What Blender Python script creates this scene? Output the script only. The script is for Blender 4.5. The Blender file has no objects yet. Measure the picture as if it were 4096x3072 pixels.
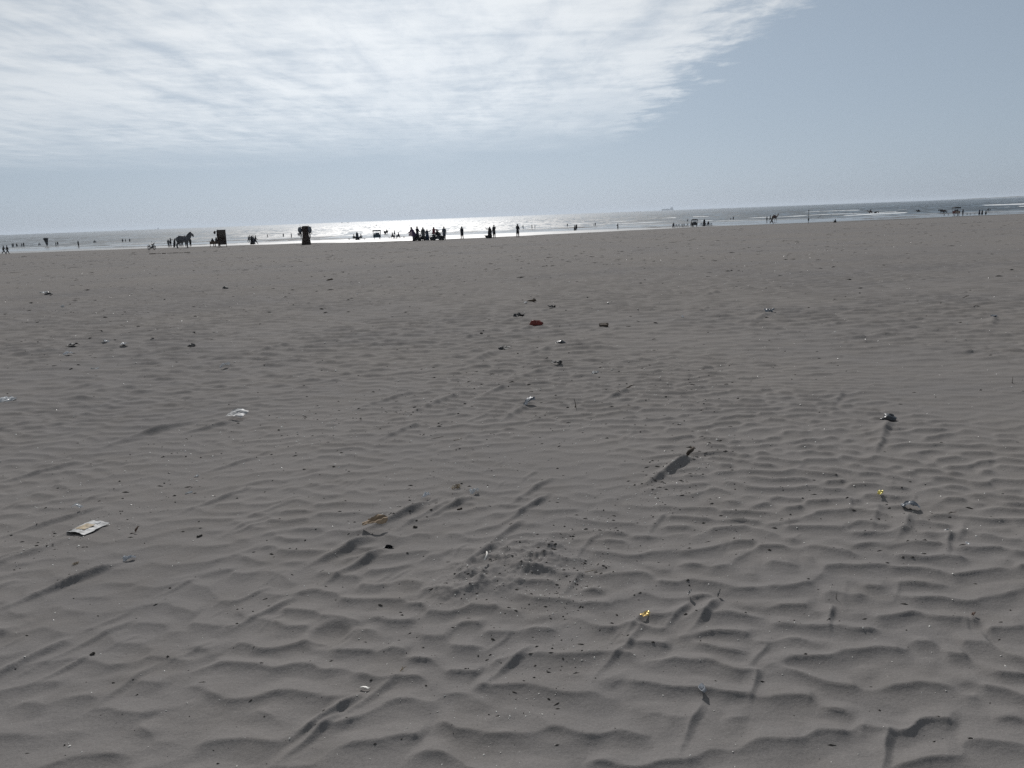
import bpy, bmesh, math, random
import numpy as np
from mathutils import Vector, Matrix

SC = bpy.context.scene
COL = SC.collection
RS = np.random.RandomState(7)
random.seed(7)
rad = math.radians

# ------------------------------------------------------------------ tuning
SKY_STR, SUN_STR, EXPOSURE, DENOISE = .056, 3.7, 0.0, False
SKY_DUST, SKY_OZ, SKY_GREY = 0.6, 1.5, .85
HAZE = 6e-5
LOW_SKY = .80
VEIL = .42
SEA_SPEC = .38
AIR_RGB = (.83, 1.01, 1.23)
CLOUD_RGB = (1.92, 1.98, 2.02)
SAND_A, SAND_B, SAND_C, SAND_D = (.164, .155, .150), (.145, .139, .138), (.136, .127, .120), (.165, .154, .145)
WET_RGB, WET_ROUGH, WET_BUMP = (.085, .082, .078), .38, .01
SEA_A, SEA_B, SEA_ROUGH, SEA_BUMP, SEA_W = (.020, .034, .046), (.030, .044, .054), .40, .25, .42
RIP_A, RIP_B = .018, .034

# ------------------------------------------------------------------ camera
F = 3276.0                                   # focal length in pixels of the 4096 px wide photograph
PITCH, ROLL, EYE = rad(11.6), rad(2.12), 1.5
FW = Vector((0, math.cos(PITCH), -math.sin(PITCH)))
R0 = Vector((1, 0, 0)); U0 = R0.cross(FW)
RT = math.cos(ROLL) * R0 - math.sin(ROLL) * U0
UP = math.cos(ROLL) * U0 + math.sin(ROLL) * R0
cd = bpy.data.cameras.new('camera'); cam = bpy.data.objects.new('camera', cd); COL.objects.link(cam)
cd.sensor_width = 36; cd.lens = 36 * F / 4096; cd.clip_start = .05; cd.clip_end = 60000
M = Matrix.Identity(4)
for i in range(3):
    M[i][0], M[i][1], M[i][2] = RT[i], UP[i], -FW[i]
M[2][3] = EYE
cam.matrix_world = M
SC.camera = cam

# ------------------------------------------------------------------ sky and sun
SUN_EL, SUN_AZ = rad(35), rad(-6.5)          # azimuth from +Y towards +X
W = bpy.data.worlds.new('World'); SC.world = W; W.use_nodes = True
nt = W.node_tree; N = nt.nodes; L = nt.links; N.clear()
def node(tree, kind, **kw):
    n = tree.nodes.new(kind)
    for k, v in kw.items():
        if k.startswith('i_'):
            key = k[2:]; key = int(key) if key.isdigit() else key
            n.inputs[key].default_value = v
        else: setattr(n, k, v)
    return n
def math_n(tree, op, a, b=None, c=None, clamp=False):
    n = tree.nodes.new('ShaderNodeMath'); n.operation = op; n.use_clamp = clamp
    for i, v in enumerate((a, b, c)):
        if v is None: continue
        if isinstance(v, (int, float)): n.inputs[i].default_value = v
        else: tree.links.new(v, n.inputs[i])
    return n.outputs[0]
def ramp01(tree, v, lo, hi):
    n = tree.nodes.new('ShaderNodeMapRange'); n.interpolation_type = 'SMOOTHSTEP'
    n.inputs[1].default_value = lo; n.inputs[2].default_value = hi
    tree.links.new(v, n.inputs[0]); return n.outputs[0]
def mixc(tree, fac, a, b, mode='MIX'):
    n = tree.nodes.new('ShaderNodeMix'); n.data_type = 'RGBA'; n.blend_type = mode
    for s, v in ((n.inputs[0], fac), (n.inputs[6], a), (n.inputs[7], b)):
        if isinstance(v, (int, float)): s.default_value = v
        elif isinstance(v, tuple): s.default_value = (*v, 1) if len(v) == 3 else v
        else: tree.links.new(v, s)
    return n.outputs[2]
sky = node(nt, 'ShaderNodeTexSky', sky_type='NISHITA', sun_disc=False, sun_elevation=SUN_EL, sun_rotation=SUN_AZ,
           altitude=0, air_density=1.0, dust_density=SKY_DUST, ozone_density=SKY_OZ)
tc = node(nt, 'ShaderNodeTexCoord')
sp = node(nt, 'ShaderNodeSeparateXYZ'); L.new(tc.outputs['Generated'], sp.inputs[0])
zc = math_n(nt, 'MAXIMUM', sp.outputs[2], .02)
px = math_n(nt, 'DIVIDE', sp.outputs[0], zc); py = math_n(nt, 'DIVIDE', sp.outputs[1], zc)
def sky_noise(sx, sy, rot, scale, detail, rough, dist=0, off=0):
    cb = node(nt, 'ShaderNodeCombineXYZ'); L.new(px, cb.inputs[0]); L.new(py, cb.inputs[1]); cb.inputs[2].default_value = off
    mp = node(nt, 'ShaderNodeMapping'); mp.inputs['Rotation'].default_value = (0, 0, rot); mp.inputs['Scale'].default_value = (sx, sy, 1)
    L.new(cb.outputs[0], mp.inputs[0])
    n = node(nt, 'ShaderNodeTexNoise'); L.new(mp.outputs[0], n.inputs['Vector'])
    n.inputs['Scale'].default_value = scale; n.inputs['Detail'].default_value = detail
    n.inputs['Roughness'].default_value = rough; n.inputs['Distortion'].default_value = dist
    return n.outputs[0]
big = sky_noise(1, .45, .35, .55, 5, .55, .4, 3.1)
fine = sky_noise(1, .7, .3, 3.6, 6, .6, .3, 8.7)
strand = sky_noise(1.6, .42, -.6, 2.0, 6, .6, .35, 1.7)
thin = sky_noise(.55, 2.6, .12, 1.5, 6, .62, .5, 5.5)
cov = math_n(nt, 'ADD', math_n(nt, 'ADD', math_n(nt, 'MULTIPLY', big, .55), math_n(nt, 'MULTIPLY', thin, .3)), math_n(nt, 'ADD', math_n(nt, 'MULTIPLY', fine, .5), math_n(nt, 'MULTIPLY', strand, .6)))
# the cloud sheet ends along a straight edge that runs away from the beach on the right
edge = math_n(nt, 'SUBTRACT', math_n(nt, 'MULTIPLY_ADD', py, .05, 1.22), px)
edge = math_n(nt, 'ADD', edge, math_n(nt, 'MULTIPLY', math_n(nt, 'SUBTRACT', fine, .5), 1.3))
inside = ramp01(nt, edge, -.1, .38)
far = math_n(nt, 'SUBTRACT', 1, ramp01(nt, math_n(nt, 'MULTIPLY_ADD', math_n(nt, 'SUBTRACT', big, .5), 9.0, py), 3.6, 15.0))
dens = math_n(nt, 'MULTIPLY', math_n(nt, 'MULTIPLY', math_n(nt, 'MULTIPLY_ADD', ramp01(nt, cov, .64, 1.16), .78, .22), inside), far)
low = math_n(nt, 'MULTIPLY_ADD', ramp01(nt, sp.outputs[2], -.02, .22), 1 - LOW_SKY, LOW_SKY)   # thicker sea air near the horizon, all round
skl = mixc(nt, 1.0, sky.outputs[0], low, 'MULTIPLY')
bw = node(nt, 'ShaderNodeRGBToBW'); L.new(skl, bw.inputs[0])
white = node(nt, 'ShaderNodeCombineColor')
for i, k in enumerate(CLOUD_RGB): L.new(math_n(nt, 'MULTIPLY', math_n(nt, 'MULTIPLY_ADD', bw.outputs[0], .7, 2.6), k), white.inputs[i])
air = node(nt, 'ShaderNodeCombineColor')
veil = math_n(nt, 'MULTIPLY_ADD', bw.outputs[0], 1 - VEIL, VEIL * 8.4)      # even sea haze over the whole sky
for i, k in enumerate(AIR_RGB): L.new(math_n(nt, 'MULTIPLY', veil, k), air.inputs[i])
skyc = mixc(nt, math_n(nt, 'MULTIPLY', dens, .8), mixc(nt, SKY_GREY, skl, air.outputs[0]), white.outputs[0])
bg = node(nt, 'ShaderNodeBackground'); bg.inputs[1].default_value = SKY_STR
L.new(skyc, bg.inputs[0])
wo = node(nt, 'ShaderNodeOutputWorld'); L.new(bg.outputs[0], wo.inputs[0])
sl = bpy.data.lights.new('sun', 'SUN'); sl.energy = SUN_STR; sl.angle = rad(.53); sl.color = (1, .97, .935)
so = bpy.data.objects.new('sun', sl); COL.objects.link(so)
sd = Vector((math.sin(SUN_AZ) * math.cos(SUN_EL), math.cos(SUN_AZ) * math.cos(SUN_EL), math.sin(SUN_EL)))
so.rotation_euler = sd.to_track_quat('Z', 'Y').to_euler(); so.location = sd * 50
vs = SC.view_settings
vs.view_transform = 'Standard'; vs.look = 'None'; vs.exposure = EXPOSURE; vs.gamma = 1; vs.use_curve_mapping = False
SC.cycles.max_bounces = 5; SC.cycles.volume_bounces = 0; SC.cycles.use_denoising = DENOISE
SC.cycles.sample_clamp_indirect = 2; SC.cycles.sample_clamp_direct = 6

# ------------------------------------------------------------------ terrain functions
SEA_Z = -3.4                                 # 4.9 m below the camera
DEPTH_Y = np.array([-400, -60, 0, 60, 107, 125, 152, 200, 240, 297, 340, 600, 30000.])
DEPTH_Z = -(np.array([.2, 1.2, 1.5, 2.06, 2.72, 3.0, 3.5, 4.25, 4.66, 4.9, 5.2, 7.0, 30.]) - 1.5)
_T = RS.rand(256, 256).astype(np.float32)
def vnoise(x, y):
    xi = np.floor(x); yi = np.floor(y); fx = x - xi; fy = y - yi
    xi = xi.astype(np.int64) & 255; yi = yi.astype(np.int64) & 255
    fx = fx * fx * (3 - 2 * fx); fy = fy * fy * (3 - 2 * fy)
    x1 = (xi + 1) & 255; y1 = (yi + 1) & 255
    return (_T[yi, xi] * (1 - fx) + _T[yi, x1] * fx) * (1 - fy) + (_T[y1, xi] * (1 - fx) + _T[y1, x1] * fx) * fy - .5
def fbm(x, y, o=4, g=.5):
    s = 0; a = 1
    for i in range(o):
        s = s + a * vnoise(x * 2 ** i + 17.3 * i, y * 2 ** i + 5.1 * i); a *= g
    return s
def sst(x, a, b):
    t = np.clip((x - a) / (b - a), 0, 1); return t * t * (3 - 2 * t)
def base_z(x, y):
    yy = y + 9 * vnoise(x * .012 + 3, y * .004)
    z = 0
    for d in (-14, -7, 0, 7, 14): z = z + np.interp(yy + d * np.clip(np.abs(y) / 40, 0, 1), DEPTH_Y, DEPTH_Z) / 5
    return z
WX = np.array([-400, -99, -74, -48, -17.6, -4.7, 11.6, 47, 74, 128, 400.])
WY = np.array([170, 158, 154, 146, 108, 106, 138, 188, 186, 215, 260.])
def wet_edge(x): return np.interp(x, WX, WY)
WIND = np.array([-.50, -.866])               # the way the wind blows: towards the camera and to its left
ACR = np.array([.866, -.50])
def band(x, y, lam, dirdeg, spread, lamspread, n, seed):
    rs = np.random.RandomState(seed); re = np.zeros_like(x); im = np.zeros_like(x)
    for i in range(n):
        k = 2 * math.pi / (lam * math.exp(lamspread * rs.randn())); a = rad(dirdeg + spread * rs.randn()); p = rs.rand() * 6.283
        th = (k * math.sin(a)) * x + (k * -math.cos(a)) * y + p
        re += np.cos(th); im += np.sin(th)
    s = 1 / math.sqrt(n)
    return np.mod(np.arctan2(im, re) / (2 * math.pi), 1), np.clip(np.sqrt(re * re + im * im) * s, 0, 1.5)
def profile(p, crest=.55, lee=2.3):
    up = np.clip(p / crest, 0, 1) ** 1.25; dn = np.clip((1 - p) / (1 - crest), 0, 1); dn = .9 * dn ** lee + .10 * np.clip((dn - .84) / .16, 0, 1)     # a short steep slip face under each crest
    return np.where(p < crest, up, dn)
def ripples(x, y, d):
    h = np.zeros_like(x)
    wx = x + .07 * fbm(x * 2.1, y * 2.1, 3); wy = y + .11 * fbm(x * 1.7 + 40, y * 1.7 + 9, 4)
    patch = .3 + .7 * sst(fbm(x * .55 + 11, y * .4 + 2, 3), -.55, .1)
    side = .8 + .2 * sst(x + .1 * y, -1.5, 1.2)
    m = d < 24
    p, a = band(wx[m], wy[m], .16, -9, 25, .26, 40, 5)
    q, b = band(wx[m], wy[m], .09, -22, 22, .2, 22, 15)
    am = np.clip(a * 1.25, 0, 1.15)
    fade = 1 - sst(d[m], 8, 20)
    h[m] += fade * patch[m] * side[m] * (RIP_A * am * profile(p) + .0022 * profile(q) * np.clip(b, 0, 1) * (1 - .6 * side[m] * patch[m]))
    m = (d > 6) & (d < 75)
    p, a = band(wx[m], wy[m], .34, -10, 22, .28, 34, 6)
    h[m] += sst(d[m], 5, 12) * (1 - sst(d[m], 26, 46)) * (.4 + .6 * patch[m]) * RIP_B * np.clip(a, 0, 1.2) * profile(p)
    m = (d > 22)
    p, a = band(x[m], y[m], 1.5, -12, 20, .35, 26, 8)
    h[m] += sst(d[m], 28, 55) * (1 - .75 * sst(d[m], 80, 140)) * .03 * np.clip(a - .1, 0, 1.2) * profile(p)
    return h
def ground_xy(x, y):                         # the beach under a pixel of the photograph: where that thing stands
    v = (FW * F + (x - 2048) * RT - (y - 1536) * UP).normalized()
    t = np.geomspace(1, 900, 6000)
    z = EYE + t * v.z; g = np.maximum(base_z(t * v.x, t * v.y), SEA_Z)
    i = int(np.argmax(z < g)) or 5999
    return float(t[i] * v.x), float(t[i] * v.y)
# ------------------------------------------------------------------ materials
def new_mat(name):
    m = bpy.data.materials.new(name); m.use_nodes = True
    t = m.node_tree; b = t.nodes['Principled BSDF']; return m, t, b
def simple(name, rgb, rough=.8, metal=0, var=.25, scale=6, spec=.3, transl=0, bump=0):
    m, t, b = new_mat(name)
    tcn = node(t, 'ShaderNodeTexCoord')
    n = node(t, 'ShaderNodeTexNoise'); n.inputs['Scale'].default_value = scale; n.inputs['Detail'].default_value = 4
    t.links.new(tcn.outputs['Object'], n.inputs['Vector'])
    lo = tuple(c * (1 - var) for c in rgb); hi = tuple(min(1, c * (1 + var)) for c in rgb)
    t.links.new(mixc(t, ramp01(t, n.outputs[0], .3, .7), lo, hi), b.inputs['Base Color'])
    b.inputs['Roughness'].default_value = rough; b.inputs['Metallic'].default_value = metal
    b.inputs['Specular IOR Level'].default_value = spec
    if bump:
        bp = node(t, 'ShaderNodeBump'); bp.inputs['Strength'].default_value = bump; bp.inputs['Distance'].default_value = .02
        t.links.new(n.outputs[0], bp.inputs['Height']); t.links.new(bp.outputs[0], b.inputs['Normal'])
    if transl:
        tr = node(t, 'ShaderNodeBsdfTranslucent'); tr.inputs[0].default_value = (*rgb, 1)
        mx = node(t, 'ShaderNodeMixShader'); mx.inputs[0].default_value = transl
        t.links.new(b.outputs[0], mx.inputs[1]); t.links.new(tr.outputs[0], mx.inputs[2])
        t.links.new(mx.outputs[0], t.nodes['Material Output'].inputs[0])
    return m

def sand_material():
    m, t, b = new_mat('sand')
    geo = node(t, 'ShaderNodeNewGeometry'); pos = geo.outputs['Position']
    def nz(scale, detail=4, rough=.55, sx=1, sy=1):
        mp = node(t, 'ShaderNodeMapping'); mp.inputs['Scale'].default_value = (sx, sy, 1); t.links.new(pos, mp.inputs[0])
        n = node(t, 'ShaderNodeTexNoise'); t.links.new(mp.outputs[0], n.inputs['Vector'])
        n.inputs['Scale'].default_value = scale; n.inputs['Detail'].default_value = detail; n.inputs['Roughness'].default_value = rough
        return n.outputs[0]
    patch = nz(.35, 4); mid = nz(3.1, 5, .6); grain = nz(420, 2, .7); far = nz(.09, 5, .62, .6, 1)
    c = mixc(t, ramp01(t, patch, .35, .68), SAND_A, SAND_B)
    c = mixc(t, math_n(t, 'MULTIPLY', ramp01(t, mid, .42, .72), .5), c, SAND_C)
    c = mixc(t, math_n(t, 'MULTIPLY', ramp01(t, far, .38, .62), .7), c, SAND_D)
    speck = nz(140, 3, .75)
    g = math_n(t, 'MULTIPLY', math_n(t, 'MULTIPLY_ADD', grain, .7, .65), math_n(t, 'MULTIPLY_ADD', speck, .6, .7))
    c = mixc(t, 1.0, c, g, 'MULTIPLY')
    wa = node(t, 'ShaderNodeAttribute', attribute_name='wet'); wet = wa.outputs['Fac']
    streak = nz(.35, 5, .6, .12, .9)
    pl_ = node(t, 'ShaderNodeAttribute', attribute_name='pool').outputs['Fac']
    film = ramp01(t, math_n(t, 'ADD', wet, math_n(t, 'MULTIPLY', math_n(t, 'SUBTRACT', streak, .5), .9)), .42, .8)
    damp = ramp01(t, wet, .02, .5)
    c = mixc(t, damp, c, WET_RGB)
    t.links.new(c, b.inputs['Base Color'])
    t.links.new(math_n(t, 'SUBTRACT', math_n(t, 'MULTIPLY_ADD', film, WET_ROUGH - .95, .95), math_n(t, 'MULTIPLY', math_n(t, 'MULTIPLY', pl_, film), WET_ROUGH - .16)), b.inputs['Roughness'])
    t.links.new(math_n(t, 'MULTIPLY_ADD', film, .42, .03), b.inputs['Specular IOR Level'])
    fb = nz(60, 5, .65); mb = nz(9, 5, .6); wb = nz(1.6, 5, .6, .6, 1)
    h = math_n(t, 'ADD', math_n(t, 'MULTIPLY', fb, .0022), math_n(t, 'ADD', math_n(t, 'MULTIPLY', grain, .0006), math_n(t, 'MULTIPLY', mb, .004)))
    h = math_n(t, 'ADD', h, math_n(t, 'MULTIPLY', math_n(t, 'MULTIPLY', wb, film), WET_BUMP))
    bp = node(t, 'ShaderNodeBump'); bp.inputs['Strength'].default_value = 1; bp.inputs['Distance'].default_value = 1
    t.links.new(h, bp.inputs['Height']); t.links.new(bp.outputs[0], b.inputs['Normal'])
    return m
def sea_material():
    m, t, b = new_mat('sea_water')
    geo = node(t, 'ShaderNodeNewGeometry'); pos = geo.outputs['Position']
    def nz(scale, detail, rough, sx=1, sy=1):
        mp = node(t, 'ShaderNodeMapping'); mp.inputs['Scale'].default_value = (sx, sy, 1); t.links.new(pos, mp.inputs[0])
        n = node(t, 'ShaderNodeTexNoise'); t.links.new(mp.outputs[0], n.inputs['Vector'])
        n.inputs['Scale'].default_value = scale; n.inputs['Detail'].default_value = detail; n.inputs['Roughness'].default_value = rough
        return n.outputs[0]
    fa = node(t, 'ShaderNodeAttribute', attribute_name='foam')
    fn = nz(.5, 6, .7, .35, 1)
    foam = ramp01(t, math_n(t, 'ADD', fa.outputs['Fac'], math_n(t, 'SUBTRACT', fn, .5)), .32, .62)
    gust = nz(.012, 5, .6, .5, 1)
    c = mixc(t, ramp01(t, gust, .35, .65), SEA_A, SEA_B)
    t.links.new(mixc(t, foam, c, (.72, .74, .75)), b.inputs['Base Color'])
    b.inputs['IOR'].default_value = 1.33
    b.inputs['Specular IOR Level'].default_value = SEA_SPEC
    paw = math_n(t, 'ADD', math_n(t, 'MULTIPLY', nz(1, 5, .68, .30, .028), .6), math_n(t, 'MULTIPLY', nz(1, 4, .6, .07, .012), .4))
    paw = ramp01(t, paw, .40, .60)
    t.links.new(math_n(t, 'MULTIPLY_ADD', foam, .4, math_n(t, 'MULTIPLY_ADD', paw, SEA_ROUGH * .9, SEA_ROUGH * .45)), b.inputs['Roughness'])
    h = math_n(t, 'ADD', math_n(t, 'MULTIPLY', nz(.45, 6, .62, .8, 1), SEA_BUMP), math_n(t, 'MULTIPLY', nz(.07, 3, .5, .45, 1), SEA_BUMP * 3))
    bp = node(t, 'ShaderNodeBump'); bp.inputs['Distance'].default_value = 1
    t.links.new(math_n(t, 'MULTIPLY_ADD', paw, .95, .05), bp.inputs['Strength'])
    t.links.new(h, bp.inputs['Height']); t.links.new(bp.outputs[0], b.inputs['Normal'])
    return m

# ------------------------------------------------------------------ small builders
def mesh_obj(name, verts, faces, mat, parent=None, smooth=False):
    me = bpy.data.meshes.new(name); me.from_pydata([tuple(v) for v in verts], [], faces)
    for m in (mat if isinstance(mat, (list, tuple)) else [mat]): me.materials.append(m)
    if smooth: me.polygons.foreach_set('use_smooth', [True] * len(me.polygons))
    o = bpy.data.objects.new(name, me); COL.objects.link(o)
    if parent is not None: o.parent = parent
    return o
def tag(o, label=None, cat=None, group=None, kind=None):
    if label: o['label'] = label
    if cat: o['category'] = cat
    if group: o['group'] = group
    if kind: o['kind'] = kind
    return o
def grid_mesh(name, X, Y, Z, mat, attrs, close=False):
    nr, na = X.shape
    v = np.stack([X, Y, Z], -1).reshape(-1, 3).astype(np.float32)
    i = np.arange(nr - 1)[:, None] * na; j = np.arange(na if close else na - 1)[None, :]
    j2 = (j + 1) % na
    q = np.stack([i + j, i + j2, i + na + j2, i + na + j], -1).reshape(-1, 4)
    me = bpy.data.meshes.new(name)
    me.vertices.add(len(v)); me.vertices.foreach_set('co', v.ravel())
    me.loops.add(q.size); me.loops.foreach_set('vertex_index', q.ravel().astype(np.int32))
    me.polygons.add(len(q)); me.polygons.foreach_set('loop_start', np.arange(0, q.size, 4, dtype=np.int32))
    me.polygons.foreach_set('use_smooth', np.ones(len(q), dtype=bool))
    for k, a in attrs.items():
        at = me.attributes.new(k, 'FLOAT', 'POINT'); at.data.foreach_set('value', a.astype(np.float32).ravel())
    me.update(); me.validate()
    me.materials.append(mat)
    o = bpy.data.objects.new(name, me); COL.objects.link(o); return o

# ------------------------------------------------------------------ the beach: one sheet, finest near the camera
S = 4096 / 2212.0
# drifts of sand in the lee of things half buried: photograph position of the head, length, height, half width (m)
TAILS = [(272,1212,.5,.055,.07),(168,1108,.42,.03,.06),(180,1150,1.0,.03,.09),(1492,986,.62,.085,.085),
 (1918,915,.5,.06,.10),(1908,950,.35,.04,.07),(786,1496,.30,.042,.045),(735,1545,.24,.03,.045),(812,1158,.4,.06,.09),(838,1186,.4,.05,.07),
 (924,1086,.5,.05,.08),(1022,1072,.4,.045,.07),(985,1078,.5,.03,.06),(1092,757,1.1,.07,.2),(1212,746,.9,.06,.15),(1202,790,.9,.05,.14),
 (1106,830,.6,.05,.1),(1142,878,.5,.05,.1),(1040,722,.6,.06,.12),(160,752,1.5,.08,.22),(148,772,1.2,.05,.16),(512,908,.5,.05,.1),
 (392,917,.7,.06,.13),(440,905,.6,.04,.1),(1490,1302,.25,.03,.05),(1552,1296,.28,.045,.06),(1392,1350,.4,.025,.05),(1522,1512,.3,.022,.045),
 (1966,1110,.4,.035,.08),(1900,1090,.4,.02,.06),(1132,1127,.35,.035,.06),(1192,1068,.5,.045,.06),(1196,1032,.5,.035,.06),(870,1456,.3,.02,.05),
 (1155,706,.7,.06,.13),(1122,688,.8,.07,.14),(1190,668,.7,.05,.12),(1662,678,1.0,.07,.18),(2146,687,1.0,.06,.16),(1536,665,.8,.05,.14),
 (1555,630,1.2,.07,.2),(1550,618,1.2,.06,.2),(660,738,1.2,.06,.15),(412,750,.9,.07,.15),(486,626,1.6,.09,.25),(730,657,1.2,.06,.18),
 (820,627,1.2,.06,.18),(775,619,1.2,.06,.18),(1092,1170,.4,.04,.06),(1150,1395,.3,.03,.05),(1070,1180,.35,.03,.05),(1360,842,.5,.05,.1),
 (1822,852,.5,.03,.08),(240,825,.7,.04,.1),(180,995,.6,.04,.08),(230,1090,.4,.03,.06),(560,985,.4,.03,.06),(1260,1240,.25,.02,.05),
 (1440,1110,.3,.02,.05),(2050,1150,.3,.03,.05),(1300,1150,.35,.02,.05),(640,1290,.3,.03,.05),(180,1370,.5,.03,.06),(60,1345,.6,.04,.08),
 (300,1335,.4,.02,.05),(1395,1320,.25,.02,.04),(1640,1450,.2,.022,.04),(1800,1310,.22,.028,.04),(200,1418,.22,.02,.035),(1920,1575,.25,.03,.05),
 (900,845,.7,.04,.1),(1010,845,.9,.05,.12),(920,910,.6,.04,.09),(300,745,.9,.05,.14),(100,905,.6,.04,.1),(550,1050,.5,.03,.06),(80,1180,.4,.02,.05),
 (540,715,.8,.05,.12),(440,705,1.0,.05,.14),(690,800,.6,.03,.08),(835,740,.7,.04,.1),(1310,705,.7,.04,.1),(1350,705,.7,.03,.1)]
MOUNDS = [(1080,1232,.30,.16,.022),(1150,1222,.26,.13,.012),(1010,1255,.22,.12,.018)]      # trodden, lumpy heaps: pos, along, across, height
DENTS = [(712,1376,.07,.02)]
r1 = np.concatenate([np.geomspace(.9, 1.6, 30)[:-1], np.geomspace(1.6, 9, 530)]); r2 = np.concatenate([np.geomspace(9, 40, 360)[1:], np.geomspace(40, 430, 260)[1:]]); r3 = np.geomspace(430, 28000, 40)[1:]
rr = np.concatenate([r1, r2, r3]); NR = len(rr)
aa = np.concatenate([np.arange(-.69, .6901, .00178), np.linspace(.69, 2 * math.pi - .69, 46)[1:-1]]); NA = len(aa)
A2, R2 = np.meshgrid(aa, rr)
GX = (R2 * np.sin(A2)).astype(np.float32); GY = (R2 * np.cos(A2)).astype(np.float32)
GZ = base_z(GX, GY).astype(np.float32)
front = np.abs(np.mod(A2 + math.pi, 2 * math.pi) - math.pi) < .75
GZ += np.where(R2 < 200, .02 * fbm(GX * .3, GY * .3, 3), 0) * sst(R2, .5, 4)
GZ += .10 * fbm(GX * .05 + 9, GY * .05, 3) * sst(R2, 20, 70) * (1 - sst(GY, 150, 200))
mk = front & (R2 < 200)
hr = np.zeros_like(GX)
hr[mk] = ripples(GX[mk], GY[mk], R2[mk])
wetm = sst(GY - wet_edge(GX) + 7 * fbm(GX * .06, GY * .08, 4, .6), -9, 28)
wetm = np.where(GY < 90, 0, wetm)
GZ += hr * (1 - wetm)
# low bars and pools on the tidal flat
tid = sst(GY, 175, 235) * (1 - sst(GY, 330, 420))
poolm = sst(GY + 14 * fbm(GX * .03, GY * .06, 3), 205, 232)
bars = fbm(GX * .045 + 5, GY * .16, 4, .6)
GZ += tid * .20 * np.maximum(bars - .08, -.08)
wetm = wetm * (1 - .75 * tid * sst(bars, .16, .34))
def patch_idx(cx, cy, R):
    d = math.hypot(cx, cy); a = math.atan2(cx, cy)
    i0, i1 = np.searchsorted(rr, [max(d - R, .9), d + R]); da = min(R / max(d, .5), .6)
    j0, j1 = np.searchsorted(aa[:776], [a - da, a + da])
    return slice(i0, i1 + 1), slice(j0, j1)
def add_tail(cx, cy, Lg, h, w, bend=0.0):
    si, sj = patch_idx(cx + WIND[0] * Lg / 2, cy + WIND[1] * Lg / 2, Lg * .75 + w * 3)
    x = GX[si, sj] - cx; y = GY[si, sj] - cy
    if x.size == 0: return
    s = x * WIND[0] + y * WIND[1]; t = x * ACR[0] + y * ACR[1]
    t = t - bend * s * s / Lg + .012 * vnoise(s * 14 + cx * 31, s * 0 + cy * 7)
    u = np.clip(s / Lg, 0, 1)
    env = sst(s, -.02 - .15 * w, .34 * Lg) * (1 - u) ** .9 * 1.25
    ww = w * (1.0 - .35 * u)
    cross = np.where(t < 0, np.clip(1 + t / (ww * 2.2), 0, 1) ** 1.6, np.clip(1 - t / ww, 0, 1) ** 1.25)
    scour = -.15 * h * np.exp(-((s + .5 * w) / (.7 * w)) ** 2 - (t / (1.1 * w)) ** 2)
    k = env * cross
    GZ[si, sj] = GZ[si, sj] * 1 + h * k + scour - hr[si, sj] * (1 - wetm[si, sj]) * np.clip(env * np.exp(-(t / (1.2 * w)) ** 2), 0, 1) * .55
for (x, y, Lg, h, w) in TAILS:
    gx, gy = ground_xy(x * S, y * S); add_tail(gx, gy, Lg * 1.2, h * .78, w * .56, random.uniform(-.12, .12))
for i in range(700):                          # many smaller drifts all over the beach
    d = math.exp(random.uniform(math.log(2.8), math.log(105))); a = random.uniform(-.62, .62)
    if a > .05 and d < 9 and random.random() < .8: continue
    k = random.uniform(.5, 1.0) ** 2 * (.55 + .011 * d)
    add_tail(d * math.sin(a), d * math.cos(a), .62 * k, .027 * k * random.uniform(.4, 1.2), .052 * k, random.uniform(-.2, .2))
for (x, y, la, wa, h) in MOUNDS:
    cx, cy = ground_xy(x * S, y * S); si, sj = patch_idx(cx, cy, la * 2.2)
    X = GX[si, sj] - cx; Y = GY[si, sj] - cy; s = X * WIND[0] + Y * WIND[1]; t = X * ACR[0] + Y * ACR[1]
    k = np.exp(-(s / la) ** 2 - (t / wa) ** 2)
    GZ[si, sj] += k * (h * 1.0 + .026 * np.maximum(fbm(X * 15 + x, Y * 13, 4, .7), -.15))
for (x, y, R, h) in DENTS:
    cx, cy = ground_xy(x * S, y * S); si, sj = patch_idx(cx, cy, R * 3)
    X = GX[si, sj] - cx; Y = GY[si, sj] - cy; q = np.sqrt(X * X + (Y * .8) ** 2) / R
    GZ[si, sj] += -h * np.exp(-q ** 3) + .35 * h * np.exp(-((q - 1.25) / .3) ** 2)
GZ += np.where((R2 < 9) & front, .0016 * fbm(GX * 11, GY * 30, 3), 0)
GZ += np.where((R2 > 9) & (R2 < 120) & front, .022 * sst(R2, 9, 40) * fbm(GX * .35 + 2, GY * .6, 3, .6), 0)
def zat(x, y):
    d = math.hypot(x, y); a = math.atan2(x, y)
    i = min(max(np.searchsorted(rr, d), 1), NR - 1); j = min(max(np.searchsorted(aa[:776], a), 1), 775)
    fi = (d - rr[i - 1]) / (rr[i] - rr[i - 1]); fj = (a - aa[j - 1]) / (aa[j] - aa[j - 1])
    fi = min(max(fi, 0), 1); fj = min(max(fj, 0), 1)
    return float((GZ[i-1, j-1] * (1 - fj) + GZ[i-1, j] * fj) * (1 - fi) + (GZ[i, j-1] * (1 - fj) + GZ[i, j] * fj) * fi)
inner = GZ[:1].copy() * 0 + base_z(GX[:1] * .01, GY[:1] * .01)
beach = grid_mesh('beach_sand', np.vstack([GX[:1] * .01, GX]), np.vstack([GY[:1] * .01, GY]), np.vstack([inner, GZ]), sand_material(),
                  {'wet': np.vstack([wetm[:1] * 0, wetm]), 'pool': np.vstack([wetm[:1] * 0, poolm])}, close=True)
tag(beach, 'grey rippled sand beach with wind drifts sloping down to the sea', kind='structure')

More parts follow.
